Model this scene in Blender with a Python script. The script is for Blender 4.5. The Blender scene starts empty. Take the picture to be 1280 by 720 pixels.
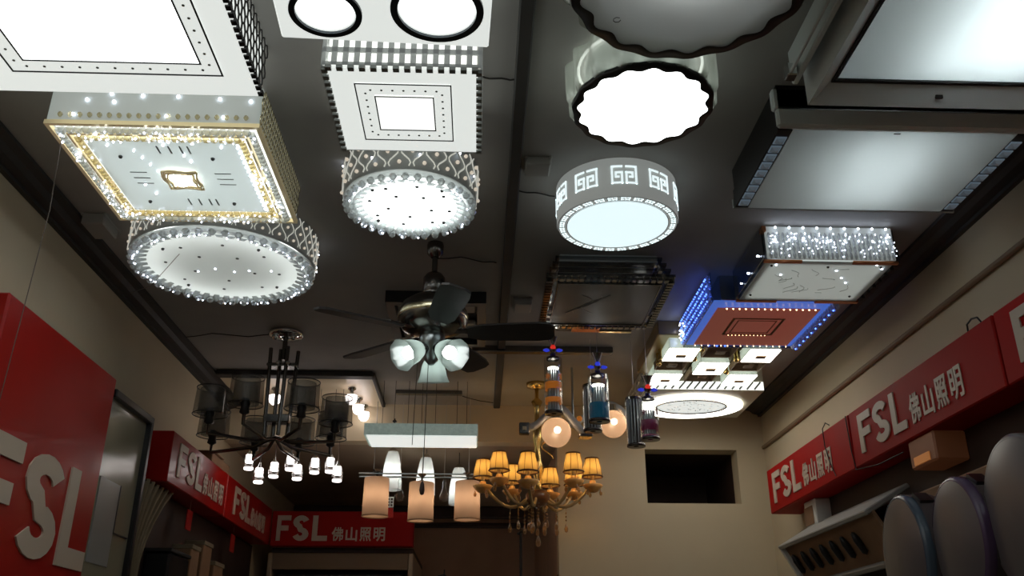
import bpy, math, random
from mathutils import Matrix, Vector, Euler
random.seed(7)
S = bpy.context.scene
COL = S.collection
PI = math.pi
CAMZ = 1.55            # camera height; everything below is written with z measured from the camera

# ---------------------------------------------------------------- camera, world, exposure
cd = bpy.data.cameras.new('camera'); cam = bpy.data.objects.new('camera', cd); COL.objects.link(cam)
cd.sensor_width = 36.0; cd.lens = 1122.8 / 1280 * 36.0; cd.clip_start = 0.02
pit, yaw, rol = math.radians(23.252), math.radians(2.053), math.radians(0.077)
fwd = Vector((math.sin(yaw)*math.cos(pit), math.cos(yaw)*math.cos(pit), math.sin(pit)))
rgt = Vector((math.cos(yaw), -math.sin(yaw), 0)); up = rgt.cross(fwd)
r2 = math.cos(rol)*rgt + math.sin(rol)*up; u2 = -math.sin(rol)*rgt + math.cos(rol)*up
m = Matrix((r2, u2, -fwd)).transposed().to_4x4(); m.translation = Vector((0, 0, CAMZ))
cam.matrix_world = m
S.camera = cam
S.view_settings.view_transform = 'Standard'; S.view_settings.look = 'None'
S.view_settings.gamma = 1.0; S.view_settings.use_curve_mapping = False
S.view_settings.exposure = 0.3
W = bpy.data.worlds.new('world'); S.world = W; W.use_nodes = True
W.node_tree.nodes['Background'].inputs[0].default_value = (0.55, 0.6, 0.7, 1)
W.node_tree.nodes['Background'].inputs[1].default_value = 0.02

# ---------------------------------------------------------------- materials
MATS = {}
def mat(name, col, rough=.5, metal=0, emit=0, ecol=None, trans=0, alpha=1, noise=0, nscale=8, bump=0, coat=0, var=None, ior=1.5, nstretch=None, sub=0):
    M = bpy.data.materials.new(name); M.use_nodes = True
    nt = M.node_tree; b = nt.nodes['Principled BSDF']
    b.inputs['Base Color'].default_value = (*col, 1); b.inputs['Roughness'].default_value = rough
    b.inputs['Metallic'].default_value = metal; b.inputs['IOR'].default_value = ior
    b.inputs['Transmission Weight'].default_value = trans; b.inputs['Alpha'].default_value = alpha
    b.inputs['Coat Weight'].default_value = coat
    if emit:
        b.inputs['Emission Color'].default_value = (*(ecol or col), 1); b.inputs['Emission Strength'].default_value = emit
    if noise or bump:
        tc = nt.nodes.new('ShaderNodeTexCoord'); mp = nt.nodes.new('ShaderNodeMapping'); n = nt.nodes.new('ShaderNodeTexNoise')
        nt.links.new(tc.outputs['Object'], mp.inputs[0]); nt.links.new(mp.outputs[0], n.inputs['Vector'])
        if nstretch: mp.inputs['Scale'].default_value = nstretch
        n.inputs['Scale'].default_value = nscale; n.inputs['Detail'].default_value = 5
        if noise:
            mx = nt.nodes.new('ShaderNodeMix'); mx.data_type = 'RGBA'
            v = var or tuple(c*(1-noise) for c in col)
            mx.inputs[6].default_value = (*col, 1); mx.inputs[7].default_value = (*v, 1)
            rp = nt.nodes.new('ShaderNodeValToRGB'); rp.color_ramp.elements[0].position = .35; rp.color_ramp.elements[1].position = .65
            nt.links.new(n.outputs['Fac'], rp.inputs[0]); nt.links.new(rp.outputs[0], mx.inputs[0])
            nt.links.new(mx.outputs[2], b.inputs['Base Color'])
        if bump:
            bp = nt.nodes.new('ShaderNodeBump'); bp.inputs['Strength'].default_value = bump; bp.inputs['Distance'].default_value = .01
            nt.links.new(n.outputs['Fac'], bp.inputs['Height']); nt.links.new(bp.outputs[0], b.inputs['Normal'])
    MATS[name] = M; return M
def mat_translucent(name, col, mixg=.12, rough=.3, clear=0.0, emit=0):
    """lamp shade / diffuser sheet: lets the lamp behind it shine through"""
    M = bpy.data.materials.new(name); M.use_nodes = True; nt = M.node_tree; nt.nodes.clear()
    o = nt.nodes.new('ShaderNodeOutputMaterial'); t = nt.nodes.new('ShaderNodeBsdfTranslucent'); d = nt.nodes.new('ShaderNodeBsdfDiffuse')
    g = nt.nodes.new('ShaderNodeBsdfGlossy'); a = nt.nodes.new('ShaderNodeMixShader'); c = nt.nodes.new('ShaderNodeMixShader')
    for q in (t, d): q.inputs['Color'].default_value = (*col, 1)
    g.inputs['Roughness'].default_value = rough
    a.inputs[0].default_value = .35; nt.links.new(t.outputs[0], a.inputs[1]); nt.links.new(d.outputs[0], a.inputs[2])
    c.inputs[0].default_value = mixg; nt.links.new(a.outputs[0], c.inputs[1]); nt.links.new(g.outputs[0], c.inputs[2])
    last = c
    if clear:
        tr = nt.nodes.new('ShaderNodeBsdfTransparent'); e = nt.nodes.new('ShaderNodeMixShader'); e.inputs[0].default_value = clear
        nt.links.new(c.outputs[0], e.inputs[1]); nt.links.new(tr.outputs[0], e.inputs[2]); last = e
    nt.links.new(last.outputs[0], o.inputs[0]); MATS[name] = M; return M
def mat_clear(name, tint=(1, 1, 1), gloss=.25, rough=.03, haze=0.0, hcol=(.8, .8, .8), fres=True):
    """thin clear glass or crystal: mostly see-through, with mirror-like sheen that grows at grazing angles"""
    M = bpy.data.materials.new(name); M.use_nodes = True; nt = M.node_tree; nt.nodes.clear()
    o = nt.nodes.new('ShaderNodeOutputMaterial'); tr = nt.nodes.new('ShaderNodeBsdfTransparent'); g = nt.nodes.new('ShaderNodeBsdfGlossy')
    tr.inputs[0].default_value = (*tint, 1); g.inputs['Roughness'].default_value = rough
    a = nt.nodes.new('ShaderNodeMixShader'); lw = nt.nodes.new('ShaderNodeLayerWeight'); lw.inputs[0].default_value = gloss
    nt.links.new(lw.outputs['Facing'], a.inputs[0]); nt.links.new(tr.outputs[0], a.inputs[1]); nt.links.new(g.outputs[0], a.inputs[2])
    last = a
    if haze:
        d = nt.nodes.new('ShaderNodeBsdfTranslucent'); d.inputs[0].default_value = (*hcol, 1)
        d2 = nt.nodes.new('ShaderNodeBsdfDiffuse'); d2.inputs[0].default_value = (*hcol, 1)
        h = nt.nodes.new('ShaderNodeMixShader'); nt.links.new(d.outputs[0], h.inputs[1]); nt.links.new(d2.outputs[0], h.inputs[2])
        e = nt.nodes.new('ShaderNodeMixShader'); e.inputs[0].default_value = haze
        nt.links.new(a.outputs[0], e.inputs[1]); nt.links.new(h.outputs[0], e.inputs[2]); last = e
    nt.links.new(last.outputs[0], o.inputs[0]); MATS[name] = M; return M

mat('ceiling_paint', (.38, .37, .35), .8, noise=.15, nscale=3, bump=.1)
mat('wall_paint', (.64, .55, .39), .75, noise=.08, nscale=2.5, bump=.1)
mat('brown_paint', (.48, .29, .19), .6, noise=.2, nscale=3)
mat('soffit_paint', (.48, .37, .26), .7, noise=.2, nscale=2)
mat('dark_brown', (.055, .032, .024), .6, noise=.25, nscale=5)
mat('cornice_paint', (.05, .047, .045), .6, noise=.2, nscale=6)
mat('moulding_paint', (.25, .17, .10), .6)
mat('floor_tile', (.42, .39, .35), .35, noise=.2, nscale=2)
mat('sign_red', (.42, .008, .006), .35, noise=.12, nscale=3, coat=.10)
MATS['sign_red'].node_tree.nodes['Principled BSDF'].inputs['Specular IOR Level'].default_value = .22
mat('board_red', (.42, .008, .006), .55, noise=.12, nscale=3)
MATS['board_red'].node_tree.nodes['Principled BSDF'].inputs['Specular IOR Level'].default_value = .12
mat('letter_cream', (.60, .50, .40), .45)
mat('black', (.012, .012, .013), .35)
mat('black_matte', (.02, .018, .017), .7)
mat('chrome', (.75, .77, .78), .12, 1)
mat('dark_chrome', (.20, .19, .18), .22, 1)
mat('steel', (.42, .46, .47), .3, 1)
mat('silver_paint', (.50, .53, .55), .38, .15)
mat('gold', (.80, .58, .22), .2, 1)
mat('pale_gold', (.78, .70, .48), .22, 1)
mat('copper', (.55, .22, .10), .3, 1)
mat('white_plastic', (.78, .78, .74), .4)
mat('grey_plastic', (.32, .31, .29), .5)
mat('cream_board', (.72, .63, .46), .35)
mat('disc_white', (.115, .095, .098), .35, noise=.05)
mat('disc_blue', (.06, .085, .12), .25)
mat('disc_violet', (.08, .045, .10), .25)
mat('wood_dark', (.02, .015, .012), .4, noise=.4, nscale=9)
mat('blade_lacquer', (.022, .016, .014), .55, noise=.3, nscale=20, nstretch=(1, 8, 1))
mat('cloth', (.27, .21, .13), .8, noise=.12, nscale=30)
mat('box_tan', (.30, .17, .09), .8, noise=.15)
mat('cabinet_glass', (.30, .28, .20), .14)
mat('reflected_white', (.30, .31, .30), .3)
mat('grey_glass', (.26, .28, .265), .3)
mat('band_grey', (.30, .32, .31), .45)
mat('drum_grey', (.34, .36, .35), .5, emit=.035)  # faint glow stands in for lamp light on the drum
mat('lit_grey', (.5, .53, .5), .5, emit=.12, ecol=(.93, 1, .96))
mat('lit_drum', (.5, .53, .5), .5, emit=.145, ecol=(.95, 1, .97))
mat('reflection_glow', (.3, .4, .5), .3, emit=.08, ecol=(.6, .8, 1))  # blue-white glow stands in for reflections in the crystal blocks
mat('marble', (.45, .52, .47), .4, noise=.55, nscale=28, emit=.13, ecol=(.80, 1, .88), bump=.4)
mat('lit_warmish', (.6, .6, .5), .5, emit=1.0, ecol=(.97, 1, .96))
mat('body_beige', (.60, .57, .45), .4)
mat('gold_base', (.26, .19, .09), .3, .5)
mat('lit_band', (.4, .42, .41), .5, emit=.06, ecol=(.95, 1, .97))  # faint glow painted in for lamp light in the pierced band
mat('orange_patch', (.6, .25, .08), .5, emit=.14, ecol=(1, .35, .08))
mat('gold_lit', (.75, .62, .35), .3, .6, emit=.10, ecol=(1, .85, .5))  # gold with its shine put in as a faint glow
mat('etch', (.25, .26, .25), .5)
mat('screw', (.05, .05, .05), .4)
mat('ink', (.04, .045, .05), .5)
mat('ring_navy', (.01, .02, .03), .3)
mat('trim_brown', (.10, .045, .02), .6)
mat('bowl_amber', (.24, .10, .04), .15, coat=.5)
mat('wax_ceramic', (.95, .50, .15), .35, noise=.15, nscale=40)
mat('amber_glass', (.55, .38, .17), .12, .25)
mat('band_orange', (.65, .22, .05), .3, emit=.16, ecol=(1, .3, .03))
mat('band_blue', (.02, .13, .22), .3, emit=.03, ecol=(0, .5, .9))
mat('band_magenta', (.22, .04, .09), .3, emit=.02, ecol=(.8, .05, .25))
mat('blue_bead', (.02, .03, .5), .1, emit=.35, ecol=(.05, .08, 1))
mat('red_bead', (.6, .02, .02), .1, emit=.4, ecol=(1, .05, .03))
mat('wire', (.02, .018, .016), .6)
mat('thread', (.20, .17, .15), .6)
mat('steel_wire', (.55, .53, .50), .35, .8)
# things that give light
mat('lit_white', (.9, .95, .93), .5, emit=2.0, ecol=(.95, 1, .98))
mat('lit_white_hot', (.9, .95, .93), .5, emit=3.0, ecol=(.95, 1, .99))
mat('lit_soft', (.8, .82, .8), .5, emit=.60, ecol=(.95, 1, .96))
mat('lit_softer', (.7, .72, .7), .5, emit=.36, ecol=(.93, 1, .97))
mat('lit_cyan', (.8, .9, .9), .5, emit=.80, ecol=(.80, .97, 1), noise=0)
mat('lit_cut', (.8, .9, .9), .5, emit=.72, ecol=(.84, .97, 1))
mat('lit_warmwhite', (.9, .88, .8), .5, emit=4.2, ecol=(1, .96, .86))
mat('lit_bulb_fan', (.9, .9, .9), .5, emit=5, ecol=(.93, 1, .98))
mat('lit_bulb', (.9, .9, .9), .5, emit=16, ecol=(.95, 1, .98))
mat('lit_bulb_warm', (.9, .8, .6), .5, emit=34, ecol=(1, .74, .48))
mat('lit_bulb_amber', (.9, .6, .3), .5, emit=36, ecol=(1, .60, .19))
mat('lit_pendant', (.9, .8, .8), .5, emit=3.2, ecol=(1, .90, .86))
mat('led_sparkle_white', (.9, .9, 1), .5, emit=9, ecol=(.74, .82, 1))
mat('led_blue', (.1, .2, .9), .5, emit=6, ecol=(.07, .16, 1))
mat('led_warm', (.9, .6, .3), .5, emit=5, ecol=(1, .62, .3))
mat('tube_soft', (.9, .95, 1), .5, emit=4.5, ecol=(.96, 1, .97))
mat('tube_light', (.9, .95, 1), .5, emit=7.0, ecol=(.88, .97, 1))
mat('glow_blue', (.10, .2, .5), .4, emit=.34, ecol=(.10, .25, 1))
mat('glow_red', (.30, .09, .07), .3, emit=.09, ecol=(1, .24, .17))
mat('glow_orange', (.30, .12, .06), .5, emit=.012, ecol=(1, .33, .12))
mat_translucent('diffuser', (.80, .82, .82))
mat('rail_paint', (.82, .86, .88), .35)
mat('loop_glint', (.7, .7, .64), .4, emit=.30, ecol=(1, 1, .9))  # glow stands in for lamp light caught on the metal loops
mat('stud_glint', (.7, .6, .5), .3, emit=.40, ecol=(1, .88, .72))  # glow stands in for lamp light caught on the studs
mat_translucent('frost_glass', (.34, .40, .37), .15, .2)
mat_translucent('peach_fabric', (.36, .26, .20), .02, .6)
mat_translucent('cream_fabric', (.38, .28, .13), .02, .6)
mat_translucent('white_glass', (.85, .85, .82), .1, .2)
mat_translucent('globe_glass', (.50, .38, .30), .08, .15, .22)
mat_translucent('sketch_panel', (.70, .72, .72), .15, .25)
mat_translucent('mesh_black', (.15, .14, .12), .06, .4, .56)
mat_clear('clear_glass', (.93, .95, .95), .25)
mat_clear('smoke_glass', (.55, .57, .58), .28, .1)
mat_clear('grey_tube', (.80, .80, .82), .25, .05, .35, (.50, .50, .53))
mat_clear('crystal', (.86, .88, .88), .55, .08, .45, (.86, .89, .89))
mat_clear('crystal_gold', (.90, .85, .66), .5, .08, .4, (.85, .76, .50))
mat_clear('crystal_dark', (.55, .56, .57), .18, .4, .25, (.10, .11, .10))
mat_clear('crystal_amber', (.85, .65, .40), .4, .05, .25, (.8, .55, .28))
mat_clear('acrylic', (.80, .84, .80), .35, .08, .40, (.66, .70, .62))

# ---------------------------------------------------------------- mesh builder
class B:
    def __init__(s): s.v = []; s.f = []; s.sm = []
    def add(s, vs, fs, smooth=False):
        k = len(s.v); s.v += [tuple(x) for x in vs]; s.f += [tuple(i+k for i in f) for f in fs]; s.sm += [smooth]*len(fs); return s
    def box(s, x0, x1, y0, y1, z0, z1, M=None):
        vs = [Vector((x, y, z)) for x in (x0, x1) for y in (y0, y1) for z in (z0, z1)]
        if M: vs = [M @ v for v in vs]
        return s.add(vs, [(0, 1, 3, 2), (4, 6, 7, 5), (0, 4, 5, 1), (2, 3, 7, 6), (0, 2, 6, 4), (1, 5, 7, 3)])
    def bbox(s, x0, x1, y0, y1, z0, z1, c=.004, M=None):      # box with chamfered edges
        if x0 > x1: x0, x1 = x1, x0
        if y0 > y1: y0, y1 = y1, y0
        if z0 > z1: z0, z1 = z1, z0
        import bmesh
        bm = bmesh.new(); g = bmesh.ops.create_cube(bm, size=1)
        for v in bm.verts: v.co = Vector(((x0+x1)/2+v.co.x*(x1-x0), (y0+y1)/2+v.co.y*(y1-y0), (z0+z1)/2+v.co.z*(z1-z0)))
        bmesh.ops.bevel(bm, geom=bm.edges[:], offset=min(c, .45*min(x1-x0, y1-y0, z1-z0)), segments=1, affect='EDGES')
        bm.verts.index_update()
        vs = [M @ v.co if M else v.co.copy() for v in bm.verts]
        s.add(vs, [[v.index for v in f.verts] for f in bm.faces]); bm.free(); return s
    def frame(s, x0, x1, y0, y1, w, z0, z1):                  # rectangular ring of four bars
        s.box(x0, x1, y0, y0+w, z0, z1); s.box(x0, x1, y1-w, y1, z0, z1)
        s.box(x0, x0+w, y0+w, y1-w, z0, z1); return s.box(x1-w, x1, y0+w, y1-w, z0, z1)
    def cyl(s, p0, p1, r0, r1=None, n=12, caps=True, smooth=True):
        r1 = r0 if r1 is None else r1
        p0 = Vector(p0); p1 = Vector(p1); d = (p1-p0).normalized(); a = d.orthogonal().normalized(); b = d.cross(a)
        vs = []
        for p, r in ((p0, r0), (p1, r1)):
            for i in range(n): t = 2*PI*i/n; vs.append(p + a*(r*math.cos(t)) + b*(r*math.sin(t)))
        s.add(vs, [(i, (i+1) % n, n+(i+1) % n, n+i) for i in range(n)], smooth)
        if caps: s.add(vs, [tuple(range(n-1, -1, -1)), tuple(range(n, 2*n))])
        return s
    def tube(s, pts, r, n=6, closed=False):
        pts = [Vector(p) for p in pts]; N = len(pts); vs = []; prev = None
        for i, p in enumerate(pts):
            if closed: d = pts[(i+1) % N]-pts[i-1]
            else: d = pts[min(i+1, N-1)]-pts[max(i-1, 0)]
            d.normalize()
            if prev is None: a = d.orthogonal().normalized()
            else:
                a = prev - d*prev.dot(d)
                a = a.normalized() if a.length > 1e-6 else d.orthogonal().normalized()
            prev = a; b = d.cross(a); rr = r[i] if isinstance(r, (list, tuple)) else r
            for k in range(n): t = 2*PI*k/n; vs.append(p + a*(rr*math.cos(t)) + b*(rr*math.sin(t)))
        fs = []
        for i in range(N if closed else N-1):
            j = (i+1) % N
            for k in range(n): fs.append((i*n+k, i*n+(k+1) % n, j*n+(k+1) % n, j*n+k))
        s.add(vs, fs, True)
        if not closed: s.add(vs, [tuple(range(n-1, -1, -1)), tuple(range((N-1)*n, N*n))])
        return s
    def lathe(s, prof, c=(0, 0, 0), n=24, M=None, wav=None, sx=1, sy=1, smooth=True):
        vs = []; c = Vector(c)
        for j, (r, z) in enumerate(prof):
            for i in range(n):
                t = 2*PI*i/n; q = r*(1 + (wav(t, j) if wav else 0))
                v = Vector((q*math.cos(t)*sx, q*math.sin(t)*sy, z))
                vs.append((M @ v if M else v) + c)
        fs = [(j*n+i, j*n+(i+1) % n, (j+1)*n+(i+1) % n, (j+1)*n+i) for j in range(len(prof)-1) for i in range(n)]
        return s.add(vs, fs, smooth)
    def disc(s, c, r, h, n=32, sx=1, sy=1, M=None, wav=None):
        s.lathe([(1e-5, 0), (r, 0), (r, h), (1e-5, h)], c, n, M, wav, sx, sy, smooth=False); return s
    def ball(s, c, r, n=10, sz=1, m=None):
        m = m or max(4, n//2)
        return s.lathe([(max(1e-5, r*math.sin(PI*j/m)), -r*sz*math.cos(PI*j/m)) for j in range(m+1)], c, n)
    def facet(s, c, r, h, n=6, M=None):                       # cut crystal
        return s.lathe([(1e-5, -h), (r*.55, -h*.75), (r, 0), (r*.6, h*.7), (1e-5, h)], c, n, M, smooth=False)
    def prism(s, poly, f0, f1):                               # poly of 2-D points, f0/f1 map a point to 3-D
        n = len(poly); vs = [f0(p) for p in poly] + [f1(p) for p in poly]
        s.add(vs, [tuple(range(n-1, -1, -1)), tuple(range(n, 2*n))] + [(i, (i+1) % n, n+(i+1) % n, n+i) for i in range(n)]); return s
    def mesh(s, name, matname, origin=(0, 0, 0)):
        me = bpy.data.meshes.new(name); o = Vector(origin)
        me.from_pydata([tuple(Vector(v)-o) for v in s.v], [], s.f)
        me.polygons.foreach_set('use_smooth', s.sm); me.materials.append(MATS[matname]); me.update()
        return me

ROOT = {}
def rootloc(o):
    while o.parent: o = o.parent
    return o.location
def thing(name, label, cat, loc, group=None):
    o = bpy.data.objects.new(name, None); COL.objects.link(o); o.location = loc; o.empty_display_size = .05
    o['label'] = label; o['category'] = cat
    if group: o['group'] = group
    return o
def part(name, b, m, parent, label=None, kind=None):          # b written in room coordinates
    base = rootloc(parent)
    o = bpy.data.objects.new(name, b.mesh(name, m, base)); COL.objects.link(o); o.parent = parent
    if label: o['label'] = label
    if kind: o['kind'] = kind
    return o
def inst(name, me, parent, loc, rot=None, sc=None, label=None):   # shared mesh, placed at room coordinates
    o = bpy.data.objects.new(name, me); COL.objects.link(o); o.parent = parent
    o.location = Vector(loc) - (rootloc(parent) if parent else Vector((0, 0, 0)))
    if rot: o.rotation_euler = rot
    if sc: o.scale = sc
    if label: o['label'] = label
    return o
def single(name, b, m, label, cat, loc, group=None):
    o = bpy.data.objects.new(name, b.mesh(name, m, loc)); COL.objects.link(o); o.location = loc
    o['label'] = label; o['category'] = cat
    if group: o['group'] = group
    return o
def struct(name, b, m, parent=None):
    o = bpy.data.objects.new(name, b.mesh(name, m)); COL.objects.link(o); o['kind'] = 'structure'
    if parent: o.parent = parent
    return o
def arc(c, r, a0, a1, n, f):
    return [f(c, r, a0+(a1-a0)*i/n) for i in range(n+1)]

# ================================================================= THE ROOM
XL, XR, ZC, YB, YN = -1.42, 1.60, 1.40, 4.95, -1.2
YD, ZL, ZF = 7.1, 1.19, -CAMZ
struct('floor', B().box(XL-.1, XR+.1, YN-.1, YD+.1, ZF-.1, ZF), 'floor_tile')
struct('ceiling', B().box(XL-.1, XR+.1, YN-.1, YB+.1, ZC, ZC+.12), 'ceiling_paint')
struct('ceiling_lower', B().box(XL-.1, .43, YB+.1, YD+.1, ZL, ZL+.12), 'soffit_paint')
struct('wall_left', B().box(XL-.1, XL, YN-.1, YD+.1, ZF, ZC), 'wall_paint')
struct('wall_right', B().box(XR, XR+.1, YN-.1, YB, ZF, ZC), 'wall_paint')
struct('wall_near', B().box(XL, XR, YN-.1, YN, ZF, ZC), 'wall_paint')
struct('wall_back', B().box(XL-.1, .43, YD, YD+.1, ZF, ZL), 'brown_paint')
struct('wall_bulkhead', B().box(XL, .43, YB, YB+.1, ZL, ZC), 'wall_paint')
# the wall of the small room at the back, with the dark opening near the ceiling
ax0, ax1, az0, az1 = .922, 1.441, .860, 1.158
b = B()
b.box(.43, ax0, YB, YB+.12, ZF, ZC); b.box(ax1, XR+.1, YB, YB+.12, ZF, ZC)
b.box(ax0, ax1, YB, YB+.12, ZF, az0); b.box(ax0, ax1, YB, YB+.12, az1, ZC)
struct('wall_back_right', b, 'wall_paint')
struct('wall_passage', B().box(.43, .50, YB+.12, YD, ZF, ZL), 'brown_paint')
b = B().box(ax0-.05, ax1+.05, YB+.75, YB+.8, az0-.05, az1+.05)
b.box(ax0-.05, ax0, YB+.12, YB+.75, az0-.05, az1+.05).box(ax1, ax1+.05, YB+.12, YB+.75, az0-.05, az1+.05)
b.box(ax0, ax1, YB+.12, YB+.75, az0-.05, az0).box(ax0, ax1, YB+.12, YB+.75, az1, az1+.05)
struct('window_1', b, 'dark_brown')
# dark cornices: a hollow profile of two steps
def cornice(name, xw, sgn, y0, y1):
    f = lambda y: (lambda p: Vector((xw+sgn*p[0], y, ZC-p[1])))
    poly = [(0, 0), (.085, 0), (.085, .012), (.06, .018), (.045, .032), (.018, .038), (.018, .05), (0, .05)]
    struct(name, B().prism(poly, f(y0), f(y1)), 'cornice_paint')
cornice('trim_1', XL, 1, YN, YB); cornice('trim_2', XR, -1, YN, YB)
b = B(); b.bbox(XR-.018, XR, .3, YB-.01, 1.160, 1.180, .005); struct('trim_3', b, 'moulding_paint')
b = B(); b.bbox(XL, .43, YD-.06, YD, ZL-.09, ZL, .01).bbox(XL, .43, YD-.03, YD, ZL-.16, ZL-.12, .01); struct('trim_4', b, 'dark_brown')
b = B(); b.bbox(.073, .110, .2, YB, ZC-.018, ZC, .004); struct('trim_5', b, 'cornice_paint')      # long batten down the ceiling
struct('trim_6', B().box(XR-.03, XR, .4, 4.05, ZF, .728), 'dark_brown')
struct('trim_7', B().box(XL, XL+.02, 3.55, 5.8, ZF, .728), 'dark_brown')

# ================================================================= LETTERS
GC = {}
def glyph(ch, fat):
    if ch in GC: return GC[ch]
    c = bpy.data.curves.new('glyph', 'FONT'); c.body = ch; c.offset = fat; c.resolution_u = 5
    o = bpy.data.objects.new('glyph', c); COL.objects.link(o)
    bpy.context.view_layer.update()
    me = bpy.data.meshes.new_from_object(o.evaluated_get(bpy.context.evaluated_depsgraph_get()))
    vs = [v.co.copy() for v in me.vertices]; fs = [tuple(p.vertices) for p in me.polygons]
    ec = {}
    for f in fs:
        for i in range(len(f)):
            e = (f[i], f[(i+1) % len(f)]); k = tuple(sorted(e)); ec.setdefault(k, []).append(e)
    edges = [e[0] for e in ec.values() if len(e) == 1]
    x0 = min(v.x for v in vs); x1 = max(v.x for v in vs); y0 = min(v.y for v in vs); y1 = max(v.y for v in vs)
    vs = [((v.x-x0)/(x1-x0), (v.y-y0)/(y1-y0)) for v in vs]
    bpy.data.objects.remove(o); bpy.data.curves.remove(c); bpy.data.meshes.remove(me)
    GC[ch] = (vs, fs, edges); return GC[ch]
def letter(ch, o, u, w, h, nrm, depth, parent, fat=.0):
    vs, fs, ed = glyph(ch, fat); o = Vector(o); u = Vector(u); nrm = Vector(nrm); z = Vector((0, 0, 1))
    if ch == 'F': vs = [(0, 0), (.30, 0), (.30, .40), (.86, .40), (.86, .60), (.30, .60), (.30, .80), (1, .80), (1, 1), (0, 1)]; fs = [(0, 1, 2, 5, 6, 9), (2, 3, 4, 5), (6, 7, 8, 9)]; ed = [(i, (i+1) % 10) for i in range(10)]
    if ch == 'L': vs = [(0, 0), (1, 0), (1, .2), (.34, .2), (.34, 1), (0, 1)]; fs = [(0, 1, 2, 3), (0, 3, 4, 5)]; ed = [(i, (i+1) % 6) for i in range(6)]
    if ch == 'S':
        P = []
        for k in range(13): t = math.radians(15+k*(270-15)/12); P.append((.5+.32*math.cos(t)*1.05, .735+.165*math.sin(t)))
        P = P[:-1]
        for k in range(13): t = math.radians(90-k*(255)/12); P.append((.5+.32*math.cos(t)*1.05, .265+.165*math.sin(t)+.0))
        P = [(x, y) for x, y in P]; L = []; R = []; n = len(P)
        for i in range(n):
            dx = P[min(i+1, n-1)][0]-P[max(i-1, 0)][0]; dy = P[min(i+1, n-1)][1]-P[max(i-1, 0)][1]; dx *= w; dy *= h
            q = math.hypot(dx, dy); tx = .115*h
            L.append((P[i][0]-dy/q*tx*1.15/w, P[i][1]+dx/q*tx*.85/h)); R.append((P[i][0]+dy/q*tx*1.15/w, P[i][1]-dx/q*tx*.85/h))
        vs = L+R; fs = [(i, i+1, n+i+1, n+i) for i in range(n-1)]
        ed = [(i, i+1) for i in range(n-1)] + [(n+i+1, n+i) for i in range(n-1)] + [(n-1, 2*n-1), (n, 0)]
        xs = [v[0] for v in vs]; ys = [v[1] for v in vs]
        vs = [((x-min(xs))/(max(xs)-min(xs)), (y-min(ys))/(max(ys)-min(ys))) for x, y in vs]
    n = len(vs)
    P3 = [o + u*(x*w) + z*(y*h) + nrm*depth for x, y in vs] + [o + u*(x*w) + z*(y*h) for x, y in vs]
    b = B().add(P3, fs + [(a, c, n+c, n+a) for a, c in ed])
    return part('letter', b, 'letter_cream', parent)
CN = '佛山照明'
def sign_text(parent, o, u, nrm, fsl, h, hz, cn, dep=.005):
    """o: bottom-left corner of the lettering; fsl: three (start, width); cn: (start, char width, pitch)"""
    o = Vector(o); u = Vector(u)
    for ch, (s0, w) in zip('FSL', fsl): letter(ch, o+u*s0, u, w, h, nrm, dep, parent)
    for k, ch in enumerate(CN): letter(ch, o+u*(cn[0]+k*cn[2]), u, cn[1], hz, nrm, dep*.6, parent, .022)

SG = 'red lettered fascia boards'
# right wall fascia, three boards, reading from the far end towards the camera
for k, (ya, yb, lab) in enumerate(((4.49, 3.415, 'red fascia board with cream lettering at the far end of the right wall'),
                              (3.405, 2.335, 'red fascia board above the orange-lit box and round lights on the right wall'),
                              (2.325, 1.25, 'nearest red fascia board on the right wall, cut off after one letter'))):
    t = thing('fascia_sign', lab, 'sign', (1.45, ya, .73), SG)
    part('board', B().bbox(1.45, XR, yb, ya, .73, .944, .004), 'board_red', t)
    sign_text(t, (1.45, ya-.085, .768), (0, -1, 0), (-1, 0, 0), [(0, .115), (.135, .125), (.285, .105)], .145, .10, (.42, .075, .094))
# left wall fascia
for ya, yb, lab in ((3.80, 4.705, 'red fascia board on the left wall nearer the camera, mirroring pendant lamps'),
                    (4.715, 5.80, 'red fascia board on the left wall running into the far corner')):
    t = thing('fascia_sign', lab, 'sign', (-1.3, ya, .73), SG)
    part('board', B().bbox(XL, -1.30, ya, yb, .735, .95, .004), 'sign_red', t)
    sign_text(t, (-1.30, ya+(.10 if ya < 4 else .16), .775), (0, 1, 0), (1, 0, 0), [(0, .11), (.13, .12), (.27, .10)], .145, .10, (.39, .075, .094))
t = thing('fascia_sign', 'red fascia board facing the camera on the back cabinet', 'sign', (-.85, 5.83, .73), SG)
part('board', B().bbox(-1.30, -.41, 5.82, 5.90, .732, .945, .004), 'board_red', t)
sign_text(t, (-1.265, 5.82, .762), (1, 0, 0), (0, -1, 0), [(0, .085), (.10, .10), (.222, .095)], .155, .085, (.345, .072, .087))
# big board at the left
t = thing('large_red_sign', 'large glossy red board with big cream letters at the left edge', 'sign', (-1.3, 2.73, -.1), None)
part('board', B().bbox(XL, -1.30, 2.33, 3.13, -.15, .967, .006), 'sign_red', t)
for ch, s0, w in (('F', 2.40, .185), ('S', 2.625, .245), ('L', 2.905, .205)):
    letter(ch, (-1.30, s0, .305), (0, 1, 0), w, .30, (1, 0, 0), .006, t)
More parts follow.
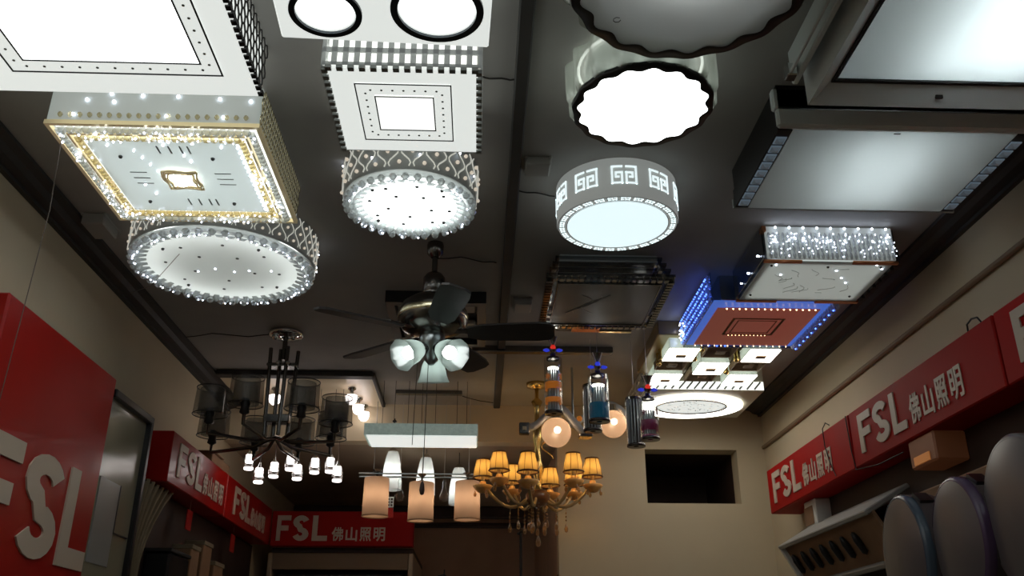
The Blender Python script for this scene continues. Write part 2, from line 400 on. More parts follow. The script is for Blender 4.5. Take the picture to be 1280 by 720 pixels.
# glass door beside it
t = thing('glass_display_door', 'black-framed glass panel between the big red sign and the hanging cloth', 'display case', (-1.3, 3.34, -.3))
part('glass', B().box(-1.36, -1.315, 3.15, 3.52, -.4, .915), 'cabinet_glass', t)
b = B().bbox(-1.38, -1.295, 3.14, 3.545, .905, .935, .004).bbox(-1.38, -1.295, 3.515, 3.545, -.4, .91, .004)
part('door_frame', b, 'black', t)
part('back_frame', B().box(XL, -1.37, 3.14, 3.545, -.4, .935), 'dark_brown', t)
part('cabinet_reflection', B().box(-1.315, -1.311, 3.17, 3.355, .345, .630), 'reflected_white', t, 'pale rectangle painted as a white cabinet reflected in the glass')  # pale patch put on the glass as the reflection of a white cabinet
part('trim_strip', B().box(-1.315, -1.309, 3.355, 3.361, .46, .63).box(-1.315, -1.309, 3.361, 3.50, .46, .465), 'black', t)

# ================================================================= CEILING LAMPS
ZB = 1.27
# --- 1. big panel lamp with a honeycomb edge
def square_lattice(b, x0, x1, y0, y1, z0, z1, nx, nz, w, t, sides='NLRF'):
    H = z1-z0
    def side(o, u, L, n):
        o = Vector(o); u = Vector(u); z = Vector((0, 0, 1)); nn = u.cross(z)
        def bar(s0, s1, h0, h1):
            vs = [o+u*s+z*h+nn*d for d in (0, t) for s, h in ((s0, h0), (s1, h0), (s1, h1), (s0, h1))]
            b.add(vs, [(0, 1, 2, 3), (7, 6, 5, 4), (0, 4, 5, 1), (1, 5, 6, 2), (2, 6, 7, 3), (3, 7, 4, 0)])
        for k in range(nz+1): h = H*k/nz; bar(0, L, max(0, h-w/2), min(H, h+w/2))
        for i in range(n+1): s = L*i/n; bar(max(0, s-w/2), min(L, s+w/2), 0, H)
    if 'N' in sides: side((x0, y0, z0), (1, 0, 0), x1-x0, nx)
    if 'F' in sides: side((x1, y1, z0), (-1, 0, 0), x1-x0, nx)
    if 'R' in sides: side((x1, y0, z0), (0, 1, 0), y1-y0, nx)
    if 'L' in sides: side((x0, y1, z0), (0, -1, 0), y1-y0, nx)
def dotted(parent, x0, x1, y0, y1, z, n, m='etch', r=.0035):
    b = B()
    for k in range(n):
        f = (k+.5)/n
        for p in ((x0+(x1-x0)*f, y0), (x0+(x1-x0)*f, y1), (x0, y0+(y1-y0)*f), (x1, y0+(y1-y0)*f)):
            b.disc((p[0], p[1], z-.0015), r, .0015, 6)
    part('dots', b, m, parent, kind='stuff')
def line_rect(b, x0, x1, y0, y1, z, w=.0025): b.frame(x0, x1, y0, y1, w, z-.0015, z)

x0, x1, y0, y1 = -1.17, -.535, 1.165, 1.815
t = thing('ceiling_lamp', 'largest square white panel light with honeycomb edge, top left corner', 'ceiling light', ((x0+x1)/2, (y0+y1)/2, ZC))
part('diffuser', B().box(x0, x1, y0, y1, ZB, ZB+.01), 'lit_soft', t)
part('inner_panel', B().box(-1.039, -.646, 1.30, 1.69, ZB-.003, ZB-.0002), 'lit_white_hot', t, 'brighter middle square')
part('border_panel', B().frame(-1.08, -.607, 1.26, 1.732, .038, ZB-.003, ZB-.0002), 'lit_soft', t)
b = B(); line_rect(b, -1.083, -.604, 1.257, 1.735, ZB-.0032, .004); line_rect(b, -1.042, -.643, 1.297, 1.693, ZB-.0032, .004); part('outline', b, 'ink', t)
dotted(t, -1.061, -.626, 1.279, 1.713, ZB-.0031, 11)
part('light_box', B().box(x0+.01, x1-.008, y0+.01, y1-.01, ZB+.012, ZC), 'lit_soft', t)
b = B()
def honey(b, x, ya, yb, z0, z1, n, t_):
    s = (yb-ya)/n; h = (z1-z0)
    for r_ in range(4):
        for k in range(n):
            off = s/2 if r_ % 2 else 0
            y = ya+k*s+off; z = z0+h*(r_+.5)/4; hh = h/4*.66; ww = s*.52
            if y+ww > yb+.001: continue
            pts = [(x, y-ww, z), (x, y, z+hh), (x, y+ww, z), (x, y, z-hh)]
            P = [(x, y-ww, z-hh*.35), (x, y-ww, z+hh*.35), (x, y, z+hh), (x, y+ww, z+hh*.35), (x, y+ww, z-hh*.35), (x, y, z-hh)]
            b.tube(P, t_, 4, True)
honey(b, x1+.003, y0+.01, y1-.01, ZB+.008, ZC-.004, 22, .0022); part('honeycomb_band', b, 'black_matte', t)
b = B()
for k in range(28):
    y = y0+(y1-y0)*(k+.5)/28; b.box(x1-.006, x1+.006, y-.007, y+.007, ZB-.004, ZB+.006)
part('edge_teeth', b, 'black', t, kind='stuff')

# --- 2. gold and crystal square lamp
x0, x1, y0, y1 = -1.105, -.575, 1.955, 2.475
t = thing('crystal_ceiling_lamp', 'square crystal ceiling light with gold strips and one glowing bulb at its centre', 'ceiling light', ((x0+x1)/2, (y0+y1)/2, ZC))
part('base_box', B().box(x0+.035, x1-.035, y0+.035, y1-.035, 1.295, ZC), 'silver_paint', t)
b = B().box(x0, x1, y0, y0+.004, ZB+.012, ZC-.01).box(x0, x1, y1-.004, y1, ZB+.012, ZC-.01).box(x0, x0+.004, y0, y1, ZB+.012, ZC-.01).box(x1-.004, x1, y0, y1, ZB+.012, ZC-.01)
part('side_glass', b, 'lit_grey', t, 'faintly lit grey side glass')
part('edge_frame', B().frame(x0-.004, x1+.004, y0-.004, y1+.004, .010, ZB, ZB+.012), 'gold_lit', t)
part('gold_strip', B().frame(x0+.036, x1-.036, y0+.036, y1-.036, .006, ZB-.004, ZB+.012), 'gold_lit', t)
part('light_plate', B().frame(x0+.008, x1-.008, y0+.008, y1-.008, .062, ZB+.016, ZB+.02), 'lit_warmish', t)
part('glass_panel', B().box(x0+.068, x1-.068, y0+.068, y1-.068, ZB, ZB+.006), 'sketch_panel', t, 'frosted etched square')
part('light_plate', B().box(x0+.07, x1-.07, y0+.07, y1-.07, ZB+.022, ZB+.026), 'lit_white', t)
pm = B().facet((0, 0, 0), .014, .011, 4).mesh('crystal_prism', 'crystal'); pg = B().facet((0, 0, 0), .013, .010, 4).mesh('crystal_prism', 'crystal_gold')
for row, (ins, me_) in enumerate(((.022, pm), (.056, pg))):
    L = x1-x0-2*ins; n = 24 if row == 0 else 21
    for k in range(n):
        f = (k+.5)/n
        for p in ((x0+ins+L*f, y0+ins), (x0+ins+L*f, y1-ins), (x0+ins, y0+ins+(y1-y0-2*ins)*f), (x1-ins, y0+ins+(y1-y0-2*ins)*f)):
            inst('crystal_prism', me_, t, (p[0], p[1], ZB-.001), (0, 0, PI/4))
b = B()
for k in range(15):
    f = (k+.5)/15; b.ball((x1-.0725, y0+.08+(y1-y0-.16)*f, ZB-.003), .004, 6)
for k in range(5): b.ball((-.925+.01*k, 2.07+.035*k, ZB-.003), .003, 6)
for p in ((-.985, 2.045), (-.955, 2.25), (-.94, 2.30), (-.84, 2.04), (-.80, 2.09), (-.79, 2.12), (-.69, 2.045)): b.ball((*p, ZB-.003), .0035, 6)
part('led_sparkle_points', b, 'led_sparkle_white', t, kind='stuff')
b = B(); rr = random.Random(11)
for k in range(170):
    f = rr.random(); e = .014+.052*rr.random(); sd = k % 4
    p = ((x0+e+(x1-x0-2*e)*f, y0+e), (x0+e+(x1-x0-2*e)*f, y1-e), (x0+e, y0+e+(y1-y0-2*e)*f), (x1-e, y0+e+(y1-y0-2*e)*f))[sd]
    b.ball((*p, ZB-.011), .0019+.0012*rr.random(), 5)
part('border_glitter_points', b, 'led_sparkle_white', t, kind='stuff')  # random glowing points put in as glitter on the border crystals
b = B()
for k in range(20):
    b.facet((x0+.02+(x1-x0-.04)*(k+.5)/20, y0-.004, ZB+.028), .007, .008, 6)
part('side_studs', b, 'crystal_gold', t, kind='stuff')
b = B()
for f, z in ((.17, 1.345), (.28, 1.365), (.30, 1.34), (.43, 1.36), (.60, 1.36), (.80, 1.355), (.95, 1.35), (.12, ZB+.03), (.83, ZB+.03), (.56, ZB+.03)): b.ball((x0+(x1-x0)*f, y0-.003, z), .0038, 6)
part('side_led_points', b, 'led_sparkle_white', t, kind='stuff')
b = B()
for i, xx in enumerate((-.80, -.83, -.86, -.78)):
    for j, dy in enumerate((-.15, .135)): b.box(xx-.002, xx+.002, 2.215+dy-.018, 2.215+dy+.018, ZB-.0015, ZB)
for yy in (2.185, 2.215, 2.245):
    b.box(-.745, -.70, yy-.0015, yy+.0015, ZB-.0015, ZB); b.box(-.975, -.93, yy-.0015, yy+.0015, ZB-.0015, ZB)
part('etched_lines', b, 'etch', t, kind='stuff')
b = B()
for p in ((-.971, 2.102), (-.728, 2.105), (-.974, 2.35), (-.732, 2.355)): b.ball((*p, ZB-.002), .006, 8)
part('screws', b, 'screw', t, kind='stuff')
b = B()
c0 = (-.84, 2.212)
for a, r_ in ((0, .066), (.10, .062), (-.08, .055), (.03, .047)):
    P = [(c0[0]+r_*math.cos(a+PI/2*k+PI/4), c0[1]+r_*math.sin(a+PI/2*k+PI/4), ZB-.008) for k in range(4)]
    Q = []
    for k in range(4):
        for s in range(4): Q.append(Vector(P[k]).lerp(Vector(P[(k+1) % 4]), s/4))
    b.tube([(q.x+.004*math.sin(1.7*i), q.y+.004*math.cos(1.7*i), q.z) for i, q in enumerate(Q)], .003, 5, True)
part('centre_frame', b, 'gold_lit', t, 'square gold frame round the bulb')
part('bulb', B().ball((c0[0], c0[1], ZB-.006), .024, 14, .8), 'lit_bulb', t)
b = B(); honey(b, x1+.003, y0+.01, y1-.01, ZB+.02, ZC-.01, 26, .0022); part('side_lattice', b, 'pale_gold', t)

# --- 3 and 6. round crystal lamps with a loop-patterned band
def round_crystal(cx, cy, R, nb, label, glow, centre_dim):
    t = thing('round_crystal_lamp', label, 'ceiling light', (cx, cy, ZC))
    part('drum', B().lathe([(R, ZB+.012), (R+.004, ZB+.02), (R+.004, ZC-.002), (R*.9, ZC)], (cx, cy, 0), 64), 'drum_grey', t, 'dark grey drum')
    b = B(); n = 64 if centre_dim else 36
    for k in range(n):
        th = 2*PI*k/n; sg = 1 if k % 2 else -1; P = []
        for j in range(11):
            f = j/10; a = th+sg*2*PI/n*.40*math.sin(2*PI*(f*1.35+.12))
            P.append((cx+(R+.008)*math.cos(a), cy+(R+.008)*math.sin(a), ZB+.020+(ZC-ZB-.026)*f))
        b.tube(P, .0017 if centre_dim else .0023, 4)
    part('loop_pattern', b, 'loop_glint', t, kind='stuff')
    b = B()
    for k in range(n):
        th = 2*PI*k/n
        th += PI/n
        for f in ((.12, .82) if k % 2 == 0 else (.47,)):
            b.ball((cx+(R+.009)*math.cos(th), cy+(R+.009)*math.sin(th), ZB+.02+(ZC-ZB-.026)*f), .0048 if centre_dim else .006, 8)
    part('crystal_studs', b, 'stud_glint', t, kind='stuff')
    part('rim', B().lathe([(R-.03, ZB+.004), (R-.03, ZB+.002), (R-.002, ZB), (R+.004, ZB+.008), (R, ZB+.016)], (cx, cy, 0), 64), 'crystal', t)
    part('diffuser', B().lathe([(1e-4, ZB+.002), (R-.03, ZB+.002)], (cx, cy, 0), 48), 'diffuser' if centre_dim else 'lit_white', t)
    part('light_ring', B().lathe([(R-.028, ZB+.012), (R-.004, ZB+.012)], (cx, cy, 0), 48), 'lit_softer', t)
    if centre_dim:
        part('ring_tube', B().tube([(cx+(R-.055)*math.cos(2*PI*k/32), cy+(R-.055)*math.sin(2*PI*k/32), ZB+.055) for k in range(32)], .008, 6, True), 'tube_soft', t)
        part('reflector', B().lathe([(1e-4, ZC-.02), (R-.02, ZC-.02), (R-.02, ZB+.03)], (cx, cy, 0), 40), 'white_plastic', t)
    bm_ = B().facet((0, 0, 0), R*.068*44/nb*.72, .012, 8).mesh('crystal_bead', 'crystal')
    for k in range(nb):
        a = 2*PI*(k+.5)/nb; inst('crystal_bead', bm_, t, (cx+(R-.006)*math.cos(a), cy+(R-.006)*math.sin(a), ZB-.006), (0, 0, a))
    fm = B().add([(-.028, -.009, 0), (0, -.014, -.004), (.006, 0, -.016), (0, .014, -.004), (-.028, .009, 0)], [(0, 1, 2), (0, 2, 4), (2, 3, 4), (0, 4, 3, 1), (1, 3, 2)]).mesh('crystal_leaf', 'crystal')
    for k in range(nb):
        a = 2*PI*k/nb; inst('crystal_leaf', fm, t, (cx+(R-.026)*math.cos(a), cy+(R-.026)*math.sin(a), ZB), (0, 0, a))
    b = B(); rr = random.Random(nb)
    for ring_, m_ in ((.35, 5), (.62, 8)):
        for k in range(m_):
            a = 2*PI*(k+.3)/m_; q = R*ring_; b.disc((cx+q*math.cos(a), cy+q*math.sin(a), ZB-.0005), .0055, .002, 8)
    for a in (.8, 2.4, 3.9, 5.5): b.ball((cx+R*.72*math.cos(a), cy+R*.72*math.sin(a), ZB), .006, 6)
    part('screws', b, 'screw', t, kind='stuff')
    b = B()
    for k in range(nb):
        for q in range(2):
            if rr.random() < .5:
                a = 2*PI*(k+.5*q+.2*rr.random())/nb; e = .008+.02*rr.random(); b.ball((cx+(R-e)*math.cos(a), cy+(R-e)*math.sin(a), ZB-.014), .0020+.0014*rr.random(), 5)
    for k in range(7): a = rr.random()*2*PI; b.ball((cx+(R+.012)*math.cos(a), cy+(R+.012)*math.sin(a), ZB+.03+.09*rr.random()), .003, 6)
    if centre_dim:
        for k in range(5): b.disc((cx-.10+.06*k+.02*rr.random(), cy-.01+.04*rr.random(), ZB-.001), .0035, .002, 5)
    part('led_sparkle_points', b, 'led_sparkle_white', t, kind='stuff')  # the random points round the rim are put in as crystal glitter
    return t
round_crystal(-.885, 2.825, .300, 46, 'large round crystal-rimmed ceiling light with grey centre, below the gold square one', 0, True)
round_crystal(-.218, 2.355, .192, 34, 'smaller round crystal-rimmed ceiling light glowing bright white in the middle', 1, False)

# --- 4. white plate with dark rings
t = thing('ring_panel_lamp', 'white square ceiling light with two dark rings, cut by the top edge', 'ceiling light', (-.21, 1.38, ZC))
Mr = Matrix.Translation(Vector((-.21, 1.38, 0))) @ Matrix.Rotation(math.radians(2.2), 4, 'Z') @ Matrix.Translation(Vector((.21, -1.38, 0)))
part('plate', B().bbox(-.436, .014, 1.15, 1.607, ZB, ZB+.03, .004, Mr), 'lit_soft', t)
part('light_box', B().box(-.40, -.02, 1.19, 1.57, ZB+.03, ZC, Mr), 'lit_softer', t)
for (cx, cy, r_, w) in ((-.336, 1.507, .076, .013), (-.103, 1.493, .097, .015), (-.336, 1.27, .097, .015), (-.10, 1.25, .076, .013)):
    o = part('ring', B().lathe([(r_-w, ZB-.001), (r_-w, ZB-.007), (r_, ZB-.007), (r_, ZB-.001)], (cx, cy, 0), 48, smooth=False), 'ring_navy', t)
    part('glow_disc', B().disc((cx, cy-.004, ZB-.004), r_-w-.006, .003, 40), 'lit_white', o)

# --- 5. square lamp with square windows in its band
x0, x1, y0, y1 = -.372, -.012, 1.692, 2.052
t = thing('square_window_lamp', 'medium square white ceiling light with small square windows round its edge', 'ceiling light', ((x0+x1)/2, (y0+y1)/2, ZC))
part('diffuser', B().box(x0+.006, x1-.006, y0+.006, y1-.006, ZB, ZB+.008), 'lit_soft', t)
part('light_box', B().box(x0+.01, x1-.01, y0+.01, y1-.01, ZB+.01, ZC-.002), 'lit_warmish', t)
b = B(); square_lattice(b, x0, x1, y0, y1, ZB+.004, ZC-.004, 14, 3, .013, .004); part('window_band', b, 'lit_band', t, 'grey band pierced by square windows')
part('border_panel', B().frame(-.306, -.082, 1.753, 1.990, .042, ZB-.002, ZB-.0002), 'lit_soft', t)
part('inner_panel', B().box(-.263, -.125, 1.801, 1.942, ZB-.003, ZB-.0002), 'lit_warmish', t, 'brighter middle square')
b = B(); line_rect(b, -.308, -.080, 1.751, 1.992, ZB-.0022, .003); line_rect(b, -.265, -.123, 1.799, 1.944, ZB-.0032, .003); part('outline', b, 'ink', t)
dotted(t, -.285, -.103, 1.776, 1.967, ZB-.0025, 7, 'etch', .003)
b = B()
for k in range(14):
    f = (k+.5)/14; yy = y0+(y1-y0)*f; xx = x0+(x1-x0)*f
    b.box(x0-.004, x0+.010, yy-.007, yy+.007, ZB-.006, ZB+.004).box(x1-.010, x1+.004, yy-.007, yy+.007, ZB-.006, ZB+.004).box(xx-.007, xx+.007, y0-.004, y0+.010, ZB-.006, ZB+.004)
part('edge_teeth', b, 'band_grey', t, kind='stuff')
b = B()
for k in (2, 3, 4, 5, 7, 8): b.ball((x0+(x1-x0)*(k+.5)/14, y0-.004, 1.375), .0035, 6)
part('led_sparkle_points', b, 'led_sparkle_white', t, kind='stuff')

# --- 7 and 8. wavy-edged acrylic lamps
def wavy_lamp(cx, cy, R, n, label, lit, top):
    t = thing('wavy_edge_lamp', label, 'ceiling light', (cx, cy, ZC))
    w = lambda th, j: .022*math.cos(n*th)
    wi = lambda th, j: .034*math.cos(n*th)
    part('acrylic_body', B().lathe([(R*1.0, ZB+.004), (R*1.04, ZB+.02), (R*1.05, ZB+.055), (R*1.05, ZB+.085), (R*1.05, ZC-.012), (R*.9, ZC)], (cx, cy, 0), n*10, wav=lambda th, j: (.05 if 0 < j < 5 else .03)*math.cos(n*th)), 'acrylic', t, 'clear fluted acrylic side')
    part('dark_rim', B().lathe([(R*.91, ZB-.002), (R*1.0, ZB-.004), (R*1.01, ZB+.010), (R*.97, ZB+.012), (R*.91, ZB+.004)], (cx, cy, 0), n*10, wav=lambda th, j: (.034 if j in (0, 4) else .012)*math.cos(n*th)), 'black', t, 'scalloped dark rim')
    part('inner_wall', B().lathe([(R*.80, ZB+.014), (R*.80, ZC-.01)], (cx, cy, 0), 48), 'lit_grey' if lit else 'silver_paint', t)
    if lit: part('side_light', B().tube([(cx+R*.9*math.cos(2*PI*k/32), cy+R*.9*math.sin(2*PI*k/32), ZC-.012) for k in range(32)], .004, 5, True), 'lit_warmish', t)
    if lit: part('diffuser', B().lathe([(1e-4, ZB), (R*.92, ZB)], (cx, cy, 0), n*10, wav=wi), 'lit_white_hot', t)
    else:
        part('diffuser', B().lathe([(1e-4, ZB), (R*.92, ZB)], (cx, cy, 0), n*10, wav=wi), 'diffuser', t)
        part('ring_tube', B().tube([(cx+.10*math.cos(2*PI*k/24), cy-.07+.10*math.sin(2*PI*k/24), ZB+.05) for k in range(24)], .007, 6, True), 'tube_soft', t)
        b = B().tube([(cx-.135+.008*math.cos(k*.9), cy+.125+.008*math.sin(k*.9), ZB-.001) for k in range(7)], .0008, 4)
        part('scratch_mark', b, 'ink', t)
    return t
wavy_lamp(.41, 1.385, .246, 18, 'large wavy-edged round ceiling light with grey face, cut by the top edge', False, 0)
wavy_lamp(.384, 1.83, .170, 16, 'smaller wavy-edged round ceiling light with a glaring white face', True, 0)

# --- 9. drum lamp with key pattern
cx, cy, R = .412, 2.45, .186
t = thing('key_pattern_lamp', 'round drum ceiling light with a square key pattern glowing in its grey side', 'ceiling light', (cx, cy, ZC))
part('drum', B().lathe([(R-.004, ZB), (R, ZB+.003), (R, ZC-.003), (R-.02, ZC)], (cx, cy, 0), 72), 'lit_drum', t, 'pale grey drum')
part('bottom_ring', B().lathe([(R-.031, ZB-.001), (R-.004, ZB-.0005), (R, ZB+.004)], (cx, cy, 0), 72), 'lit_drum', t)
part('diffuser', B().lathe([(1e-4, ZB-.001), (R-.030, ZB-.001)], (cx, cy, 0), 56), 'lit_cyan', t)
b = B()
def on_drum(a, z): return (cx+(R+.0015)*math.cos(a), cy+(R+.0015)*math.sin(a), z)
def dbar(b, a0, a1, z0, z1):
    vs = []; n = max(1, int(abs(a1-a0)/.04)+1)
    for rr_ in (R-.001, R+.0025):
        for k in range(n+1):
            a = a0+(a1-a0)*k/n
            for z in (z0, z1): vs.append((cx+rr_*math.cos(a), cy+rr_*math.sin(a), z))
    m_ = 2*(n+1); fs = []
    for k in range(n):
        fs += [(m_+2*k, m_+2*k+1, m_+2*k+3, m_+2*k+2), (2*k, m_+2*k, m_+2*k+2, 2*k+2), (2*k+1, 2*k+3, m_+2*k+3, m_+2*k+1)]
    fs += [(0, 1, m_+1, m_), (2*n, m_+2*n, m_+2*n+1, 2*n+1)]
    b.add(vs, fs)
for k in range(10):
    a = 2*PI*k/10 - PI/2 - .02; b = B(); W_ = .040; H0, H1 = ZB+.040, ZC-.030; w = .0052; aw = w/R
    for sg in (-1, 1):
        e = lambda q: a+sg*q/R
        dbar(b, e(.004), e(W_*.95), H1-w, H1); dbar(b, e(W_*.95-w), e(W_*.95), H0, H1); dbar(b, e(.004), e(W_*.95), H0, H0+w)
        dbar(b, e(.004), e(.004+w), H0, H1-.020); dbar(b, e(.004), e(.022), H1-.020-w, H1-.020); dbar(b, e(.022), e(.022+w), H0+.020, H1-.020)
        dbar(b, e(.014), e(.022), H0+.020, H0+.020+w)
    part('key_cutout', b, 'lit_cut', t, 'glowing double key figure')
for k in range(28):
    b = B(); a = 2*PI*k/28; r0, r1 = R-.022, R-.009; h = 2*PI/28*.34
    def rb(ra, rb_, q0, q1):
        P = [(ra, a+q0), (rb_, a+q0), (rb_, a+q1), (ra, a+q1)]
        vs = [(cx+r*math.cos(g), cy+r*math.sin(g), z) for z in (ZB-.003, ZB-.001) for r, g in P]
        b.add(vs, [(0, 1, 2, 3), (7, 6, 5, 4), (0, 4, 5, 1), (1, 5, 6, 2), (2, 6, 7, 3), (3, 7, 4, 0)])
    ww = .0025; wa = ww/R
    rb(r1-ww, r1, -h, 0); rb(r0, r1, -h, -h+wa); rb(r0, r0+ww, -h, -h*.3); rb(r0, r1, -wa/2, wa/2); rb(r0, r0+ww, 0, h); rb(r0, r1, h-wa, h); rb(r1-ww, r1, h*.3, h)
    part('key_figure', b, 'lit_cut', t)
b = B().lathe([(R-.0315, ZB-.0025), (R-.0295, ZB-.0025)], (cx, cy, 0), 56); b.lathe([(R-.004, ZB-.0025), (R-.002, ZB-.0025)], (cx, cy, 0), 56); part('outline', b, 'ink', t)

# --- 10. unlit glass lamp
x0, x1, y0, y1 = .226, .684, 2.885, 3.38
t = thing('unlit_glass_lamp', 'unlit dark rectangular glass ceiling light behind the round drum light', 'ceiling light', ((x0+x1)/2, (y0+y1)/2, ZC))
part('base_plate', B().bbox(x0+.05, x1-.05, y0+.05, y1-.05, ZC-.03, ZC, .004), 'silver_paint', t)
for k in range(4):
    z = ZB+.022+k*.028; part('glass_tier', B().frame(x0+.012*k, x1-.012*k, y0+.012*k, y1-.012*k, .022, z, z+.010), 'smoke_glass', t)
part('glass_panel', B().box(x0+.045, x1-.045, y0+.045, y1-.045, ZB+.012, ZB+.018), 'crystal_dark', t)
b = B(); b.frame(x0+.042, x1-.042, y0+.042, y1-.042, .004, ZB+.008, ZB+.02); part('panel_frame', b, 'dark_chrome', t)
pmd = B().box(-.008, .008, -.012, .012, -.008, .008).mesh('glass_block', 'smoke_glass')
for k in range(18):
    f = (k+.5)/18
    inst('glass_block', pmd, t, (x0+.02+(x1-x0-.04)*f, y0+.012, ZB+.016)); inst('glass_block', pmd, t, (x0+.02+(x1-x0-.04)*f, y1-.012, ZB+.016))
    inst('glass_block', pmd, t, (x0+.012, y0+.02+(y1-y0-.04)*f, ZB+.016), (0, 0, PI/2)); inst('glass_block', pmd, t, (x1-.012, y0+.02+(y1-y0-.04)*f, ZB+.016), (0, 0, PI/2))
b = B()
for k in range(3): b.tube([(x0+.14+.03*k+.05*math.sin(j*.7+k), y0+.15+.03*j, ZB+.011) for j in range(7)], .0012, 4)
part('etched_scroll', b, 'grey_glass', t)

# --- 11. upper troffer
x0, x1, y0, y1 = .778, 1.42, 1.15, 1.79
t = thing('silver_panel_light', 'large square panel light with a wide silver frame in the top right corner', 'panel light', ((x0+x1)/2, (y0+y1)/2, ZC))
def bevel_frame(x0, x1, y0, y1, w, za, zb):
    P = [(x0, y0), (x1, y0), (x1, y1), (x0, y1)]; Q = [(x0+w, y0+w), (x1-w, y0+w), (x1-w, y1-w), (x0+w, y1-w)]
    vs = [(*p, za) for p in P] + [(*q, zb) for q in Q] + [(*p, ZC) for p in P]
    return B().add(vs, [(i, (i+1) % 4, 4+(i+1) % 4, 4+i) for i in range(4)] + [(i, 8+i, 8+(i+1) % 4, (i+1) % 4) for i in range(4)])
part('frame', bevel_frame(x0, x1, y0, y1, .045, ZB-.008, ZB+.030), 'rail_paint', t)
b = B().frame(x0+.045, x1-.045, y0+.045, y1-.045, .004, ZB+.026, ZB+.034); b.frame(x0+.052, x1-.052, y0+.052, y1-.052, .003, ZB+.026, ZB+.034); part('gasket', b, 'black', t)
part('diffuser', B().box(x0+.045, x1-.045, y0+.045, y1-.045, ZB+.032, ZB+.034), 'diffuser', t)
for xa, xb in ((1.05, 1.07), (1.16, 1.18), (1.27, 1.27)): part('lamp_tube', B().cyl((xa, 1.22, ZC-.03), (xb, 1.72, ZC-.03), .013), 'tube_light', t)
part('reflector', B().box(x0+.05, x1-.05, y0+.05, y1-.05, ZC-.012, ZC-.008), 'white_plastic', t)
part('maker_plate', B().box(1.083, 1.10, 1.764, 1.770, ZB+.004, ZB+.012), 'screw', t)
b = B().bbox(.715, .722, 1.0, 1.72, ZB+.03, ZB+.04, .002).bbox(.738, .752, 1.0, 1.77, ZB+.035, ZC, .003); part('side_rail', b, 'rail_paint', t)
part('end_clip', B().bbox(.71, .735, 1.715, 1.745, ZB+.025, ZB+.06, .003), 'chrome', t)

# --- 12. lower troffer with crystal strips
x0, x1, y0, y1 = .745, 1.40, 1.895, 2.33
t = thing('panel_light_with_crystal_strips', 'white panel light with dark crystal strips down both sides, near the right wall', 'panel light', ((x0+x1)/2, (y0+y1)/2, ZC))
part('housing', B().frame(x0+.004, x1-.004, y0+.006, y1, .01, ZB+.06, ZC), 'black', t)
for xx in (x0, x1-.038): part('side_channel', B().box(xx, xx+.038, y0+.02, y1, ZB+.002, ZB+.06), 'black', t)
part('diffuser', B().box(x0+.038, x1-.038, y0+.012, y1-.004, ZB, ZB+.002), 'diffuser', t)
for xa, xb in ((1.00, 1.06), (1.12, 1.17)): part('lamp_tube', B().cyl((xa, 1.95, ZB+.088), (xb, 2.30, ZB+.088), .010), 'tube_light', t)
part('reflector', B().box(x0+.04, x1-.04, y0+.03, y1-.006, ZB+.112, ZB+.115), 'white_plastic', t)
part('end_rail', B().bbox(x0-.006, x1+.006, y0-.004, y0+.016, ZB, ZB+.055, .006), 'rail_paint', t)
part('end_rail', B().bbox(x0-.006, x1+.006, y1-.004, y1+.003, ZB-.002, ZB+.03, .002), 'silver_paint', t)
part('top_rail', B().bbox(x0-.008, x1+.008, y0+.006, y0+.03, ZB+.06, ZC-.01, .004), 'rail_paint', t)
cm = B().facet((0, 0, 0), .016, .008, 4).mesh('crystal_block', 'crystal'); bb = B().box(-.014, .014, -.016, .016, -.002, .002).mesh('backing', 'reflection_glow')
for k in range(9):
    y = y0+.045+(y1-y0-.06)*(k+.5)/9
    for x in (x0+.019, x1-.019):
        pl = inst('reflection_glow', bb, t, (x, y, ZB+.001)); pl.name = 'backing'; inst('crystal_block', cm, pl, (x, y, ZB-.001), (0, 0, PI/4)); pl.children[0].location = (0, 0, -.002)  # glowing plate behind each crystal stands in for its reflections
part('maker_plate', B().box(1.045, 1.062, 1.915, 1.919, ZB-.0012, ZB), 'screw', t)

# --- 13. crystal rectangle, white leds, copper corners
x0, x1, y0, y1 = .938, 1.392, 2.665, 3.045
t = thing('crystal_ceiling_lamp', 'rectangular ceiling light fringed with white-lit crystals and copper corner strips', 'ceiling light', ((x0+x1)/2, (y0+y1)/2, ZC))
part('base_box', B().box(x0+.02, x1-.02, y0+.03, y1-.02, ZB+.012, ZC), 'steel', t)
for xx in (x0, x1-.005): part('side_glass', B().box(xx, xx+.005, y0+.02, y1, ZB+.01, ZC-.01), 'smoke_glass', t)
part('panel', B().box(x0+.01, x1-.01, y0+.03, y1-.012, ZB, ZB+.004), 'sketch_panel', t, 'frosted panel with etched scrolls')
part('light_plate', B().box(x0+.03, x1-.03, y0+.05, y1-.03, ZB+.0065, ZB+.0085), 'lit_warmish', t)
part('ribbed_panel', B().box(x0+.01, x1-.01, y0+.012, y0+.018, ZB+.004, ZC-.008), 'lit_grey', t)
vm = B().facet((0, 0, 0), .0065, .014, 6).mesh('crystal_drop', 'crystal')
for k in range(27):
    for j in range(4): inst('crystal_drop', vm, t, (x0+.012+(x1-x0-.024)*(k+.5)/27, y0+.004, ZB+.012+j*.024))
b = B(); rr = random.Random(3)
for k in range(9):
    xx = x0+.02+(x1-x0-.03)*(k+.5)/9; b.ball((xx, y0-.002, ZC-.018), .0042, 6).ball((xx-.006, y0-.004, ZB+.065), .0034, 6)
    b.ball((xx+.008*rr.random(), y0-.004, ZB+.09), .0022, 6)
for k in range(110): b.ball((x0+.01+(x1-x0-.02)*rr.random(), y0-.005, ZB+.004+.085*rr.random()), .0016, 5)  # random glowing points put in as glitter on the crystal rows
for p in ((.99, 2.72), (1.06, 2.70), (1.03, 2.80), (1.25, 2.82), (1.28, 2.86), (1.33, 2.71), (1.21, 2.76), (1.36, 2.74)): b.disc((*p, ZB-.002), .0035, .002, 6)
